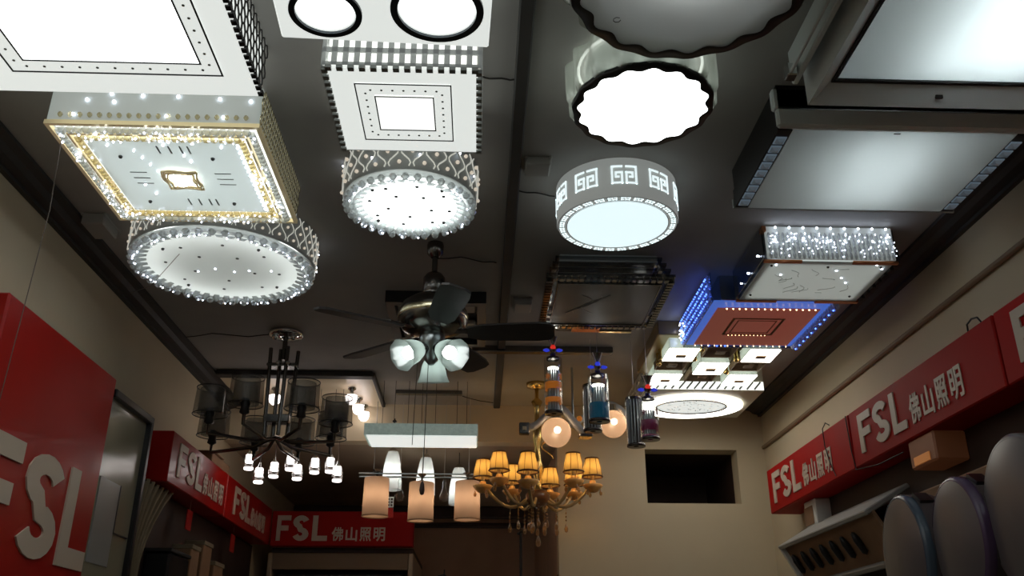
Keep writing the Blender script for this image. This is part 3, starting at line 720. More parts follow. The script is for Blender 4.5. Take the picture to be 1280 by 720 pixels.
b.ball((x0-.002, 2.74, 1.31), .004, 6).ball((x0-.002, 2.86, 1.30), .004, 6).ball((x0-.002, 2.95, 1.30), .003, 6)
part('led_sparkle_points', b, 'led_sparkle_white', t, kind='stuff')
for q in ((x0, x0+.13, y0+.022, y0+.034, ZB-.004, ZB+.004), (x1-.15, x1+.003, y0+.022, y0+.036, ZB-.004, ZB+.004), (x0, x0+.15, y1-.014, y1, ZB-.004, ZB+.004), (x1-.16, x1, y1-.018, y1, ZB-.004, ZB+.004), (x0-.002, x0+.012, y0, y0+.03, ZC-.03, ZC-.012)): part('copper_strip', B().box(*q), 'copper', t, 'copper strip')
b = B()
for k in range(14):
    a0 = rr.random()*6.28; X, Y = x0+.08+(x1-x0-.16)*rr.random(), y0+.08+(y1-y0-.14)*rr.random(); q = .03+.05*rr.random()
    b.tube([(X+q*s*math.cos(a0)/6+.012*math.sin(s*.8), Y+q*s*math.sin(a0)/6, ZB-.0006) for s in range(7)], .0009, 3)
part('etched_scrolls', b, 'etch', t, kind='stuff')
b = B()
for p in ((.975, 2.725), (1.35, 2.725), (.975, 2.98), (1.34, 2.98), (1.17, 2.73)): b.ball((*p, ZB-.001), .005, 8)
part('screws', b, 'screw', t, kind='stuff')
b = B()
for k in range(7): b.box(x1-.001, x1+.012, y0+.03+k*.05, y0+.06+k*.05, ZB+.0, ZB+.05+.03*(k % 2))
part('side_mount', b, 'black_matte', t)

# --- 14. blue and red lamp
x0, x1, y0, y1 = .852, 1.345, 3.055, 3.56
t = thing('blue_red_lamp', 'ceiling light with blue crystal border and dull red middle panel', 'ceiling light', ((x0+x1)/2, (y0+y1)/2, ZC))
part('base_box', B().box(x0+.05, x1-.05, y0+.05, y1-.05, ZB+.03, ZC), 'steel', t)
part('blue_border', B().frame(x0+.012, x1-.03, y0+.012, y1-.01, .06, ZB+.008, ZB+.012), 'glow_blue', t, 'blue-lit inner border')
part('red_panel', B().box(x0+.038, x1-.062, y0+.065, y1-.035, ZB, ZB+.004), 'glow_red', t, 'dull red glass panel')
part('side_glass', B().box(x0, x0+.004, y0, y1, ZB, ZC-.01).box(x0, x1, y1-.004, y1, ZB, ZC-.01), 'smoke_glass', t)
dm = B().facet((0, 0, 0), .009, .014, 6).mesh('crystal_drop', 'crystal')
for k in range(20):
    y = y0+.01+(y1-y0-.02)*(k+.5)/20
    for j in range(4): inst('crystal_drop', dm, t, (x0-.004, y, ZB+.014+j*.030))
    inst('crystal_drop', dm, t, (x1-.012, y, ZB-.002)); inst('crystal_drop', dm, t, (x1-.032, y, ZB+.002))
b = B()
for k in range(20):
    y = y0+.012+(y1-y0-.02)*(k+.3)/20
    for j in range(4): b.ball((x0-.010, y+.01*rr.random(), ZB+.012+.03*j), .0034, 6)
    if k % 2: b.ball((x1-.022, y, ZB-.010), .003, 6)
for k in range(3): b.ball((x0+.11+.035*k, y1+.002, ZB+.01), .005, 6)
part('blue_led_points', b, 'led_blue', t, kind='stuff')
b = B()
for k in range(15): b.ball((x0+.06+(x1-x0-.13)*(k+.5)/15, y0+.062, ZB-.002), .0032, 6).ball((x0+.03+(x1-x0-.08)*(k+.5)/15, y1-.03, ZB-.002), .0026, 6)
for k in range(11): b.ball((.995+.165*(k+.5)/11, 3.40, ZB-.002), .0018, 6)
part('warm_led_points', b, 'led_warm', t, kind='stuff')
b = B()
for k in range(14): b.ball((x0-.012, y1-.10+.10*rr.random(), ZB+.01+.10*rr.random()), .0030, 5)
part('led_sparkle_points', b, 'led_sparkle_white', t, kind='stuff')
b = B().frame(.975, 1.18, 3.215, 3.40, .010, ZB-.0012, ZB).frame(1.0, 1.155, 3.24, 3.375, .004, ZB-.0012, ZB); part('panel_pattern', b, 'box_tan', t)

# --- 15. nine-square lamp
x0, x1, y0, y1 = .755, 1.335, 3.585, 4.125
t = thing('nine_square_lamp', 'gold ceiling light with five lit and four dark squares', 'ceiling light', ((x0+x1)/2, (y0+y1)/2, ZC))
part('mirror_base', B().bbox(x0, x1, y0, y1, 1.335, ZC, .004), 'gold_base', t)
for i, xc in enumerate((.865, 1.04, 1.215)):
    for j, yc in enumerate((3.668, 3.853, 4.022)):
        lit = (i+j) % 2 == 0; h = .067; hy = .080
        fr = part('square_shade', B().bbox(xc-h, xc+h, yc-hy, yc+hy, ZB+.004, 1.325, .006) if lit else B().frame(xc-h, xc+h, yc-hy, yc+hy, .006, ZB+.02, 1.325).box(xc-h, xc+h, yc-hy, yc+hy, 1.318, 1.325), 'frost_glass' if lit else 'moulding_paint', t, 'lit square' if lit else 'dark gold-edged square')
        if lit: part('face', B().bbox(xc-h, xc+h, yc-hy, yc+hy, ZB, ZB+.006, .003), 'lit_warmwhite', fr)
        part('centre_slot', B().bbox(xc-.022, xc+.022, yc-.014, yc+.014, ZB-.006, ZB+.004, .002) if lit else B().bbox(xc-.022, xc+.022, yc-.022, yc+.022, ZB+.014, ZB+.02, .002), 'moulding_paint', fr)
for xc, yc in ((.945, 3.76), (1.135, 3.76), (.95, 3.63), (1.135, 3.94), (.80, 3.77), (.80, 3.83)):
    part('gold_post', B().cyl((xc, yc, ZB+.02), (xc, yc, 1.335), .010, .010, 12).ball((xc, yc, ZB+.018), .014, 12), 'gold', t)

# --- 16. last lamp: wave edge and oval rings
x0, x1, y0, y1 = .800, 1.385, 4.18, 4.68
t = thing('oval_ring_lamp', 'farthest square ceiling light, with a glowing oval ring and rippled crystal edge', 'ceiling light', ((x0+x1)/2, (y0+y1)/2, ZC))
part('body', B().bbox(x0, x1, y0, y1, ZB, ZC-.01, .004), 'body_beige', t, 'beige body')
oc = (1.083, 4.452, 0)
part('ring', B().lathe([(.195, ZB-.002), (.195, ZB-.010), (.262, ZB-.010), (.262, ZB-.002)], oc, 56, sy=.82), 'lit_warmwhite', t)
part('centre_glass', B().lathe([(1e-4, ZB-.006), (.168, ZB-.006), (.174, ZB-.002)], oc, 56, sy=.70), 'lit_soft', t)
part('centre_rim', B().tube([(oc[0]+.180*math.cos(2*PI*k/48), oc[1]+.127*math.sin(2*PI*k/48), ZB-.006) for k in range(48)], .006, 6, True), 'chrome', t)
b = B()
for k in range(60): a = rr.random()*6.28; q = .15*math.sqrt(rr.random()); b.disc((oc[0]+q*math.cos(a), oc[1]+q*.7*math.sin(a), ZB-.0075), .003, .001, 5)
part('speckles', b, 'etch', t, kind='stuff')
wm = B().facet((0, 0, 0), .021, .012, 6).mesh('crystal_wave', 'crystal')
for j in range(3):
    for k in range(9): inst('crystal_wave', wm, t, (x0-.006, y0+.03+(y1-y0-.06)*(k+.5)/9, ZB+.02+j*.035), (0, PI/2, .5))
part('edge_light', B().box(x0+.004, x1-.004, y0-.0035, y0-.001, ZB+.004, ZB+.045), 'lit_warmish', t)
for k in range(15):
    xa = x0+.015+(x1-x0-.03)*k/15
    part('zigzag_bar', B().cyl((xa, y0-.008, ZB+.006), (xa+.032, y0-.008, ZB+.042), .0045, n=6), 'band_grey', t)

# ================================================================= CEILING DETAILS
def ceiling_box(x0, x1, y0, y1, h, lab, m='grey_plastic', nm='junction_box'):
    t = thing(nm, lab, 'box', ((x0+x1)/2, (y0+y1)/2, ZC))
    part('body', B().bbox(x0, x1, y0, y1, ZC-h, ZC, .004), m, t); part('flange', B().bbox(x0-.004, x0+.006, y0-.004, y1+.012, ZC-.01, ZC, .002).bbox(x1-.006, x1+.004, y0-.004, y1+.012, ZC-.01, ZC, .002), m, t)
ceiling_box(.122, .195, 2.27, 2.34, .03, 'small grey ceiling box left of the round drum light')
ceiling_box(-1.325, -1.25, 2.68, 2.80, .04, 'small grey ceiling box beside the gold square crystal light')
ceiling_box(.13, .20, 3.35, 3.45, .03, 'small grey ceiling box left of the unlit glass light')
def ceil_wire(pts, lab, r=.0025, m='wire'):
    P = [Vector((x, y, ZC-.006-.004*(i % 2))) for i, (x, y) in enumerate(pts)]
    Q = []
    for i in range(len(P)-1):
        for s in range(4): Q.append(P[i].lerp(P[i+1], s/4)+Vector((0, .004*math.sin(i*4+s), 0)))
    Q.append(P[-1]); single('cable', B().tube(Q, r, 5), m, lab, 'cable', tuple(P[0]))
ceil_wire([(-.01, 1.885), (.03, 1.89), (.073, 1.895)], 'short black cable from the square-windowed light to the ceiling batten')
ceil_wire([(.11, 2.47), (.16, 2.475), (.225, 2.50)], 'short black cable running into the round drum light')
ceil_wire([(-.17, 2.98), (-.08, 2.96), (0, 3.0), (.05, 3.0)], 'black cable crossing the ceiling right of the fan rod')
ceil_wire([(-1.33, 3.86), (-1.2, 3.80), (-1.05, 3.84), (-.93, 3.80)], 'thin cable along the ceiling to the black-shaded chandelier')
ceil_wire([(-.10, 4.75), (0, 4.83), (.07, 4.87)], 'black cable curling to the batten near the back wall')
ceil_wire([(.11, 3.75), (.2, 3.74), (.3, 3.66)], 'black cable running into the canopy bar of the tube pendants')
# dark square grille lamp behind the fan
x0, x1, y0, y1 = -.384, .016, 3.30, 3.82
t = thing('square_grille_lamp', 'dark square framed light fitting on the ceiling behind the fan', 'ceiling light', ((x0+x1)/2, (y0+y1)/2, ZC))
part('frame', B().frame(x0, x1, y0, y1, .035, ZC-.05, ZC), 'black', t)
part('backing', B().box(x0+.03, x1-.03, y0+.03, y1-.03, ZC-.012, ZC), 'black_matte', t)
part('reflector', B().bbox(x0+.04, x1-.04, y0+.05, y0+.16, ZC-.03, ZC-.012, .006), 'grey_plastic', t)
part('reflector', B().bbox(x0+.04, (x0+x1)/2+.05, y0+.27, y0+.46, ZC-.03, ZC-.012, .006), 'grey_plastic', t)
part('reflector', B().bbox((x0+x1)/2+.06, x1-.04, y0+.27, y0+.46, ZC-.03, ZC-.012, .006), 'grey_plastic', t)
# bars the lamps hang from
def canopy_bar(x0, x1, y0, y1, h, lab, m='black'):
    t = thing('canopy_bar', lab, 'lamp mount', ((x0+x1)/2, (y0+y1)/2, ZC)); part('bar', B().bbox(x0, x1, y0, y1, ZC-h, ZC, .003), m, t); return t
canopy_bar(-.044, .611, 3.93, 3.97, .03, 'long dark bar on the ceiling behind the right fan blade', 'dark_chrome')
canopy_bar(-.457, -.10, 4.66, 4.70, .02, 'dark bar on the ceiling near the back wall that lamp wires hang from', 'dark_chrome')
# cream board with dome lights
t = thing('cream_display_board', 'cream display board under the ceiling at the far left, carrying dome lights', 'display board', (-.95, 4.65, ZC))
part('board', B().box(-1.325, -.555, 4.40, 4.93, ZC-.02, ZC), 'cream_board', t)
part('front_rail', B().bbox(-1.325, -.545, 4.34, 4.40, ZC-.028, ZC, .004), 'cornice_paint', t, 'dark rail along the front')
part('side_rail', B().bbox(-.555, -.535, 4.36, 4.93, ZC-.024, ZC, .004), 'cornice_paint', t)
for (x, y, lab) in ((-.675, 4.56, 'white dome light, nearest of three in line at the right end of the cream board'), (-.662, 4.75, 'white dome light, middle of three in line on the cream board'), (-.648, 4.89, 'white dome light, farthest of three in line on the cream board'), (-1.075, 4.58, 'white dome light seen through the rods of the black-shaded chandelier')):
    t = thing('dome_light', lab, 'ceiling light', (x, y, ZC-.02), 'dome lights on the cream board')
    part('base', B().lathe([(.022, 0), (.022, -.012), (.010, -.02), (.008, -.045), (.025, -.052)], (x, y, ZC-.02), 16), 'chrome', t)
    part('glass_dome', B().lathe([(.030, -.045), (.031, -.060), (.026, -.080), (.014, -.092), (1e-4, -.096)], (x, y, ZC-.02), 20), 'lit_pendant', t)

# ================================================================= CEILING FAN
fx, fy = -.168, 2.87
t = thing('ceiling_fan', 'dark five-blade ceiling fan with three lit tulip glass shades', 'ceiling fan', (fx, fy, ZC))
part('canopy', B().lathe([(.001, 0), (.028, 0), (.030, -.01), (.028, -.04), (.014, -.055)], (fx, fy, ZC), 24), 'dark_chrome', t)
part('rod', B().cyl((fx, fy, ZC-.04), (fx, fy, 1.26), .010), 'dark_chrome', t)
part('coupling', B().lathe([(.012, .11), (.028, .10), (.038, .085), (.038, .03), (.030, .02), (.044, .01), (.044, -.01)], (fx, fy, 1.18), 20), 'dark_chrome', t)
part('motor_housing', B().lathe([(.03, .09), (.07, .085), (.105, .06), (.118, .03), (.118, -.005), (.10, -.03), (.065, -.045), (.03, -.05)], (fx, fy, 1.105), 36), 'dark_chrome', t, 'smoky chrome motor housing')
part('brass_ring', B().lathe([(.119, .005), (.121, .01), (.121, .022), (.119, .027)], (fx, fy, 1.105), 36), 'pale_gold', t)
zb_ = 1.062
for a_deg in (-77, -5, 67, 139, 211):
    a = math.radians(a_deg); u = Vector((math.cos(a), math.sin(a), 0)); v = Vector((-math.sin(a), math.cos(a), 0)); o = Vector((fx, fy, zb_))
    Mx = Matrix((u, v, Vector((0, 0, 1)))).transposed().to_4x4(); Mx.translation = o
    Mx = Mx @ Matrix.Rotation(math.radians(-14), 4, 'X')
    poly = [(.12, -.028), (.17, -.045), (.36, -.052), (.40, -.046), (.415, -.025), (.415, .025), (.40, .046), (.36, .052), (.17, .045), (.12, .028)]
    bl = part('blade', B().prism(poly, lambda p: Mx @ Vector((p[0], p[1], -.003)), lambda p: Mx @ Vector((p[0], p[1], .004))), 'blade_lacquer', t)
    b = B().prism([(.05, -.012), (.11, -.010), (.17, -.03), (.185, 0), (.17, .03), (.11, .010), (.05, .012)], lambda p: Mx @ Vector((p[0], p[1], .004)), lambda p: Mx @ Vector((p[0], p[1], .011)))
    part('blade_iron', b, 'dark_chrome', bl)
part('light_hub', B().lathe([(.025, .06), (.04, .055), (.045, .03), (.045, 0), (.03, -.015), (.022, -.045), (.010, -.06), (.001, -.062)], (fx, fy, 1.01), 24), 'steel', t)
def tulip(base, d, parent, L=.085, sc=1.0):
    d = Vector(d).normalized(); q = Vector((0, 0, 1)).rotation_difference(d).to_matrix().to_4x4(); base = Vector(base)
    sh = part('glass_shade', B().lathe([(.018*sc, 0), (.026*sc, .006*sc), (.036*sc, .03*sc), (.042*sc, .06*sc), (.050*sc, L*sc)], base, 32, q, wav=lambda th, j: (.03*math.cos(8*th) if j > 2 else 0)), 'frost_glass', parent, 'frosted tulip shade')
    part('bulb', B().lathe([(.010, .01), (.014, .025), (.022, .045), (.023, .058), (.016, .072), (1e-4, .078)], base, 16, q), 'lit_bulb_fan', sh)
    part('socket', B().cyl(base-d*.02, base+d*.012, .018*sc, .020*sc, 14), 'dark_chrome', sh)
for a_deg in (224, 312, 85):
    a = math.radians(a_deg); u = Vector((math.cos(a), math.sin(a), 0))
    base = Vector((fx, fy, .995))+u*.048
    d = u*.92+Vector((0, 0, -.50)) if a_deg != 85 else Vector((0, 0, -1))+u*.25
    tulip(base, d, t, .082, 1.08)
    part('arm', B().tube([(fx, fy, 1.005), tuple(Vector((fx, fy, 1.012))+u*.03), tuple(base)], .007, 8), 'dark_chrome', t)
pc = part('pull_chain', B().cyl((fx-.006, fy-.046, .98), (fx-.010, fy-.046, .53), .0013, n=6), 'wire', t)
part('chain_bead', B().lathe([(1e-4, .03), (.006, .02), (.009, 0), (.006, -.012), (1e-4, -.016)], (fx-.010, fy-.046, .525), 12), 'dark_brown', pc, 'dark red-brown pull bead')
part('pull_chain', B().cyl((fx-.044, fy-.01, .98), (fx-.05, fy-.01, .675), .0012, n=6), 'wire', t)

# ================================================================= BLACK-SHADED CHANDELIER
hx, hy = -.872, 3.80
t = thing('black_shade_chandelier', 'chrome chandelier with eight black mesh drum shades, hanging at the left', 'chandelier', (hx, hy, ZC))
part('canopy', B().lathe([(.001, 0), (.075, 0), (.078, -.012), (.07, -.02), (.02, -.026)], (hx, hy, ZC), 28), 'chrome', t)
for s in (-1, 1): part('canopy_ball', B().ball((hx+s*.04, hy-.03, ZC-.03), .016, 12), 'chrome', t)
part('stem', B().cyl((hx, hy, ZC-.02), (hx, hy, 1.27), .011), 'dark_chrome', t)
for sx, sy in ((-.055, -.02), (-.02, .02), (.02, -.025), (.058, .018)): part('rod', B().cyl((hx+sx, hy+sy, 1.33-.02*abs(sx)*10), (hx+sx*.8, hy+sy, .93), .0085, n=10), 'dark_chrome', t)
part('clamp', B().bbox(hx-.065, hx+.065, hy-.03, hy+.03, 1.235, 1.25, .003), 'dark_chrome', t); part('clamp', B().bbox(hx-.055, hx+.055, hy-.03, hy+.03, .985, 1.02, .004), 'dark_chrome', t)
for dx in (-.012, .028): part('clamp_knob', B().ball((hx+dx, hy-.035, 1.247), .011, 10), 'chrome', t)
zs = .905
sh = [(-1.105, 3.62, .012), (-.935, 3.50, .022), (-.715, 3.52, .012), (-.605, 3.70, .0), (-1.19, 3.98, .012), (-1.03, 4.10, .01), (-.83, 4.10, .01), (-.67, 4.0, .01)]
for i, (x, y, dz) in enumerate(sh):
    z0 = zs+.035+dz
    arm = part('arm', B().tube([(hx, hy, .925), tuple(Vector((hx, hy, .90)).lerp(Vector((x, y, .885)), .3)), tuple(Vector((x, y, .885+dz))), (x, y, z0+.02)], .008, 8), 'dark_chrome', t)
    part('candle_socket', B().lathe([(.008, -.03), (.02, -.022), (.016, 0), (.020, .012), (.014, .035), (1e-4, .036)], (x, y, z0+.01), 14), 'black', arm)
    s_ = part('drum_shade', B().lathe([(.069, 0), (.064, .112)], (x, y, z0+.02), 30), 'mesh_black', t, 'black see-through mesh shade')
    part('shade_rim', B().tube([(x+.0695*math.cos(2*PI*k/28), y+.0695*math.sin(2*PI*k/28), z0+.02) for k in range(28)], .0022, 5, True).tube([(x-.068, y, z0+.028), (x, y, z0+.030), (x+.068, y, z0+.028)], .0015, 4), 'black', s_)
    part('shade_rim', B().tube([(x+.0645*math.cos(2*PI*k/28), y+.0645*math.sin(2*PI*k/28), z0+.132) for k in range(28)], .0022, 5, True), 'black', s_)
    part('inner_liner', B().lathe([(.052, .004), (.050, .108)], (x, y, z0+.02), 24), 'smoke_glass', s_)

# ================================================================= SMALL GLASS PENDANTS
PD = [(-1.174, .992, 'farthest left'), (-1.117, .924, 'second from the left'), (-1.044, .953, 'third from the left'), (-.965, .990, 'fourth from the left'), (-.925, .942, 'fifth from the left'), (-.840, .975, 'sixth from the left'), (-.762, .980, 'seventh from the left'), (-.723, .935, 'rightmost of the row')]
for x, z, w in PD:
    y = 4.6
    t = thing('glass_pendant', 'small glass cup pendant below the black-shaded chandelier, '+w, 'pendant light', (x, y, ZC-.02), 'small glass cup pendants')
    part('cord', B().cyl((x, y, ZC-.02), (x, y, z+.05), .0016, n=6), 'thread', t)
    part('cap', B().cyl((x, y, z+.035), (x, y, z+.065), .012, .004, 10), 'chrome', t)
    part('glass_cup', B().lathe([(.010, .046), (.022, .034), (.028, .008), (.029, -.018), (.024, -.040), (1e-4, -.042)], (x, y, z), 20), 'clear_glass', t)
    part('glow_core', B().cyl((x, y, z+.034), (x, y, z-.006), .019, .019, 14), 'lit_pendant', t)
    part('glass_base', B().lathe([(1e-4, -.030), (.023, -.030), (.025, -.036), (.021, -.041), (1e-4, -.041)], (x, y, z), 18), 'lit_pendant', t, 'glowing thick glass bottom')

# ================================================================= LINEAR PENDANT
t = thing('linear_pendant', 'long rectangular box pendant with a marbled side and glowing white underside', 'pendant light', (-.29, 4.5, ZC))
LX0, LX1, LY0, LY1, LZ = -.573, -.012, 4.37, 4.62, 1.078
part('marbled_side', B().frame(LX0, LX1, LY0, LY1, .006, LZ+.004, LZ+.062), 'marble', t, 'grey-green marbled side')
part('bottom_panel', B().bbox(LX0+.012, LX1-.006, LY0+.004, LY1-.006, LZ-.002, LZ+.006, .003), 'lit_soft', t)
part('top_tray', B().box(LX0+.01, LX1-.01, LY0+.01, LY1-.01, LZ+.058, LZ+.062), 'grey_plastic', t)
for x in (-.50, -.44, -.37, -.30, -.23, -.12, -.07): part('hanging_wire', B().cyl((x, 4.5, LZ+.06), (x, 4.5, ZC), .0014, n=6), 'wire', t)
b = B().bbox(-.447, -.427, 4.49, 4.51, LZ+.10, LZ+.11, .002).cyl((-.437, 4.5, LZ+.062), (-.437, 4.5, LZ+.12), .004); part('wire_grip', b, 'dark_chrome', t)

# ================================================================= DRUM SHADE ROW AND WHITE TAPERED SHADES
t = thing('three_shade_pendant', 'bar pendant of three peach cylinder shades hanging below the box pendant', 'pendant light', (-.31, 4.8, ZC))
part('crossbar', B().bbox(-.64, .01, 4.786, 4.794, .972, .980, .002), 'steel', t); part('crossbar', B().bbox(-.64, .01, 4.806, 4.814, .958, .966, .002), 'steel', t)
for x in (-.563, -.057, -.305): part('wire', B().cyl((x, 4.8, .985), (x, 4.8, ZC-(.026 if x < -.5 else 0)), .0022, n=6), 'steel_wire', t)
for x, z0 in ((-.543, .752), (-.305, .730), (-.062, .737)):
    hd = part('holder', B().lathe([(.026, .012), (.022, .006), (.006, -.004), (.006, -.02), (.030, -.028), (.030, -.032)], (x, 4.8, z0+.235), 16), 'dark_chrome', t)
    s_ = part('cylinder_shade', B().lathe([(.068, 0), (.068, .004), (.066, .195), (.064, .20)], (x, 4.8, z0), 32), 'peach_fabric', t, 'peach fabric cylinder')
    part('shade_rim', B().tube([(x+.0685*math.cos(2*PI*k/30), 4.8+.0685*math.sin(2*PI*k/30), z0+.004) for k in range(30)], .0022, 5, True), 'box_tan', s_)
    part('bottom_diffuser', B().lathe([(1e-4, .006), (.065, .006)], (x, 4.8, z0), 28), 'peach_fabric', s_)
    part('bulb', B().ball((x, 4.8, z0+.11), .018, 12), 'lit_bulb_warm', s_)
WS = [(-.492, 5.08, .985, .175, 'left'), (-.307, 5.14, .965, .175, 'middle'), (-.119, 5.22, .93, .17, 'right')]
for x, y, z0, h, w in WS:
    t = thing('tapered_pendant', 'tall tapered white glass pendant behind the peach shades, the %s one of three' % w, 'pendant light', (x, y, ZL), 'white tapered glass pendants')
    part('cord', B().cyl((x, y, z0+h), (x, y, ZL), .002, n=6), 'wire', t)
    part('cap', B().cyl((x, y, z0+h-.004), (x, y, z0+h+.02), .03, .012, 14), 'chrome', t)
    s_ = part('glass_shade', B().lathe([(.056, -.04), (.055, .0), (.052, .05), (.046, .10), (.036, .15), (.028, h)], (x, y, z0), 28), 'white_glass', t)
    part('bulb', B().ball((x, y, z0+.05), .02, 12), 'lit_bulb', s_)
for x, lab in ((-.43, 'clear glass drop hanging between the left and middle peach shades'), (-.19, 'clear glass drop hanging between the middle and right peach shades')):
    t = thing('glass_drop', lab, 'glass drop', (x, 4.9, .99), 'clear glass drops')
    part('rod', B().cyl((x, 4.9, .975), (x, 4.9, ZC), .0015, n=6), 'steel_wire', t)
    part('drop', B().lathe([(.004, .10), (.010, .08), (.008, .05), (.020, .02), (.026, 0), (.018, -.02), (1e-4, -.028)], (x, 4.9, .875), 14), 'clear_glass', t)
t = thing('wall_tag', 'small white grid tag with a red lower half hanging between the peach shades', 'tag', (-.52, 5.3, .84))
part('card', B().bbox(-.555, -.495, 5.30, 5.305, .885, .945, .002), 'white_plastic', t)
part('red_card', B().bbox(-.555, -.495, 5.298, 5.304, .825, .882, .002), 'sign_red', t, 'red lower card')
b = B()
for i in range(3):
    for j in range(3): b.box(-.548+i*.018, -.537+i*.018, 5.298, 5.30, .892+j*.017, .903+j*.017)
part('grid_mark', b, 'dark_brown', t)
part('string', B().cyl((-.525, 5.30, .945), (-.525, 5.30, ZL), .001, n=5), 'thread', t)

# ================================================================= GOLD CRYSTAL CHANDELIER
gx, gy = .292, 4.52
t = thing('crystal_chandelier', 'amber glass chandelier with small pleated lit shades and crystal drops', 'chandelier', (gx, gy, ZC))
part('canopy', B().lathe([(.001, 0), (.055, 0), (.05, -.02), (.015, -.03)], (gx, gy, ZC), 20), 'gold', t)
part('column', B().lathe([(.010, .60), (.010, .52), (.030, .50), (.012, .46), (.012, .40), (.022, .38), (.024, .30), (.014, .26), (.020, .20), (.030, .16), (.016, .10), (.022, .05), (.05, .02), (.045, 0)], (gx, gy, .80), 18), 'gold', t, 'turned gold column')
part('glass_bowl', B().lathe([(.045, .04), (.062, .02), (.058, -.012), (.035, -.032), (.012, -.042), (1e-4, -.045)], (gx, gy, .80), 20), 'bowl_amber', t)
SHD = [(.098, 4.50, .938, 1), (.018, 4.62, .925, 1), (.171, 4.74, .925, 1), (.230, 4.26, .882, 0), (.375, 4.78, .918, 2), (.466, 4.44, .921, 0), (.573, 4.55, .92, 1), (.50, 4.76, .918, 2)]
dropm = B().lathe([(1e-4, .016), (.004, .008), (.008, -.004), (.006, -.014), (1e-4, -.018)], (0, 0, 0), 8).mesh('crystal_drop', 'crystal_amber')
beadm = B().facet((0, 0, 0), .005, .005, 6).mesh('crystal_bead', 'crystal_amber')
for i, (x, y, z, f) in enumerate(SHD):
    zt = z-.05
    P = []
    for k in range(11):
        s = k/10; p = Vector((gx, gy, .86)).lerp(Vector((x, y, zt)), s); p.z = .86+(zt-.86)*s - .10*math.sin(PI*min(1, s*1.05))*(1.0)
        if k == 10: p = Vector((x, y, zt))
        P.append(p)
    arm = part('arm', B().tube(P, .0085, 8), 'amber_glass', t, 'curved amber glass arm')
    part('drip_pan', B().lathe([(.010, -.030), (.022, -.026), (.040, -.008), (.050, .008), (.040, .012), (.018, .010), (.014, .03), (1e-4, .032)], (x, y, zt), 18, wav=lambda th, j: .05*math.cos(10*th)), 'wax_ceramic', arm)
    part('candle', B().cyl((x, y, zt+.02), (x, y, zt+.06), .009), 'cream_board', arm)
    s_ = part('pleated_shade', B().lathe([(.050, 0), (.045, .04), (.034, .092)], (x, y, z), 32, wav=lambda th, j: .018*math.cos(16*th)), 'cream_fabric', t, 'cream pleated shade with brown trim')
    b = B().tube([(x+.051*math.cos(2*PI*k/24), y+.051*math.sin(2*PI*k/24), z) for k in range(24)], .0042, 5, True).tube([(x+.035*math.cos(2*PI*k/24), y+.035*math.sin(2*PI*k/24), z+.092) for k in range(24)], .0036, 5, True)
    for k in range(8): a = 2*PI*(k+.5)/8; b.tube([(x+.0515*math.cos(a), y+.0515*math.sin(a), z), (x+.036*math.cos(a), y+.036*math.sin(a), z+.092)], .0018, 4)
    part('shade_trim', b, 'trim_brown', s_)
    part('bulb', B().lathe([(1e-4, -.02), (.009, -.012), (.011, 0), (.006, .016), (1e-4, .026)], (x, y, z+.045), 12), 'lit_bulb_amber', s_)
    lo = P[5]
    for q in (0, 1, 2):
        zz = lo.z-.03-.018*q
        inst('crystal_bead', beadm, t, (lo.x, lo.y, zz))
    inst('crystal_drop', dropm, t, (lo.x, lo.y, lo.z-.10), None, (1.3, 1.3, 1.4))
    for q in range(3):
        a = 2*PI*q/3+i; inst('crystal_drop', dropm, t, (x+.04*math.cos(a), y+.04*math.sin(a), zt-.03))
    part('drop_wire', B().cyl((lo.x, lo.y, lo.z), (lo.x, lo.y, lo.z-.09), .0008, n=4), 'gold', t)
for k in range(8):
    a = 2*PI*k/8; x, y = gx+.045*math.cos(a), gy+.045*math.sin(a); n = 5+(k % 3)
    for q in range(n): inst('crystal_bead', beadm, t, (x, y, .775-.016*q))
    inst('crystal_drop', dropm, t, (x, y, .775-.016*n-.012), None, (1.2, 1.2, 1.3))
for q in range(9): inst('crystal_bead', beadm, t, (gx, gy, .75-.014*q))
inst('crystal_drop', dropm, t, (gx, gy, .60), None, (1.7, 1.7, 1.7))
part('scroll', B().tube([(gx+.05+.03*math.cos(k*.6), gy-.02, 1.0+.012*k) for k in range(9)], .004, 6), 'gold', t)

# ================================================================= GLOBE LAMP
t = thing('globe_chandelier', 'wavy-armed silver chandelier with two frosted peach glass globes', 'chandelier', (.45, 4.22, ZC))
def ribbon(pts, w, th):
    b = B(); P = []
    for i in range(len(pts)-1):
        p0 = Vector(pts[max(i-1, 0)]); p1 = Vector(pts[i]); p2 = Vector(pts[i+1]); p3 = Vector(pts[min(i+2, len(pts)-1)])
        for s in range(6):
            u = s/6; P.append(.5*((2*p1)+(p2-p0)*u+(2*p0-5*p1+4*p2-p3)*u*u+(3*p1-p0-3*p2+p3)*u**3))
    P.append(Vector(pts[-1])); n = len(P); vs = []
    for i, p in enumerate(P):
        d = (P[min(i+1, n-1)]-P[max(i-1, 0)]).normalized(); nn = Vector((-d.z, 0, d.x)).normalized()
        for a, c in ((-1, -1), (1, -1), (1, 1), (-1, 1)): vs.append(p+Vector((0, a*w/2, 0))+nn*(c*th/2))
    fs = []
    for i in range(n-1): fs += [(4*i+k, 4*i+(k+1) % 4, 4*i+4+(k+1) % 4, 4*i+4+k) for k in range(4)]
    return b.add(vs, fs + [(0, 1, 2, 3), (4*n-1, 4*n-2, 4*n-3, 4*n-4)], True)
part('wavy_arm', ribbon([(.195, 4.2, 1.075), (.26, 4.2, 1.09), (.33, 4.2, 1.15), (.39, 4.2, 1.175), (.44, 4.2, 1.12), (.485, 4.2, 1.07), (.53, 4.2, 1.05)], .05, .026), 'silver_paint', t)
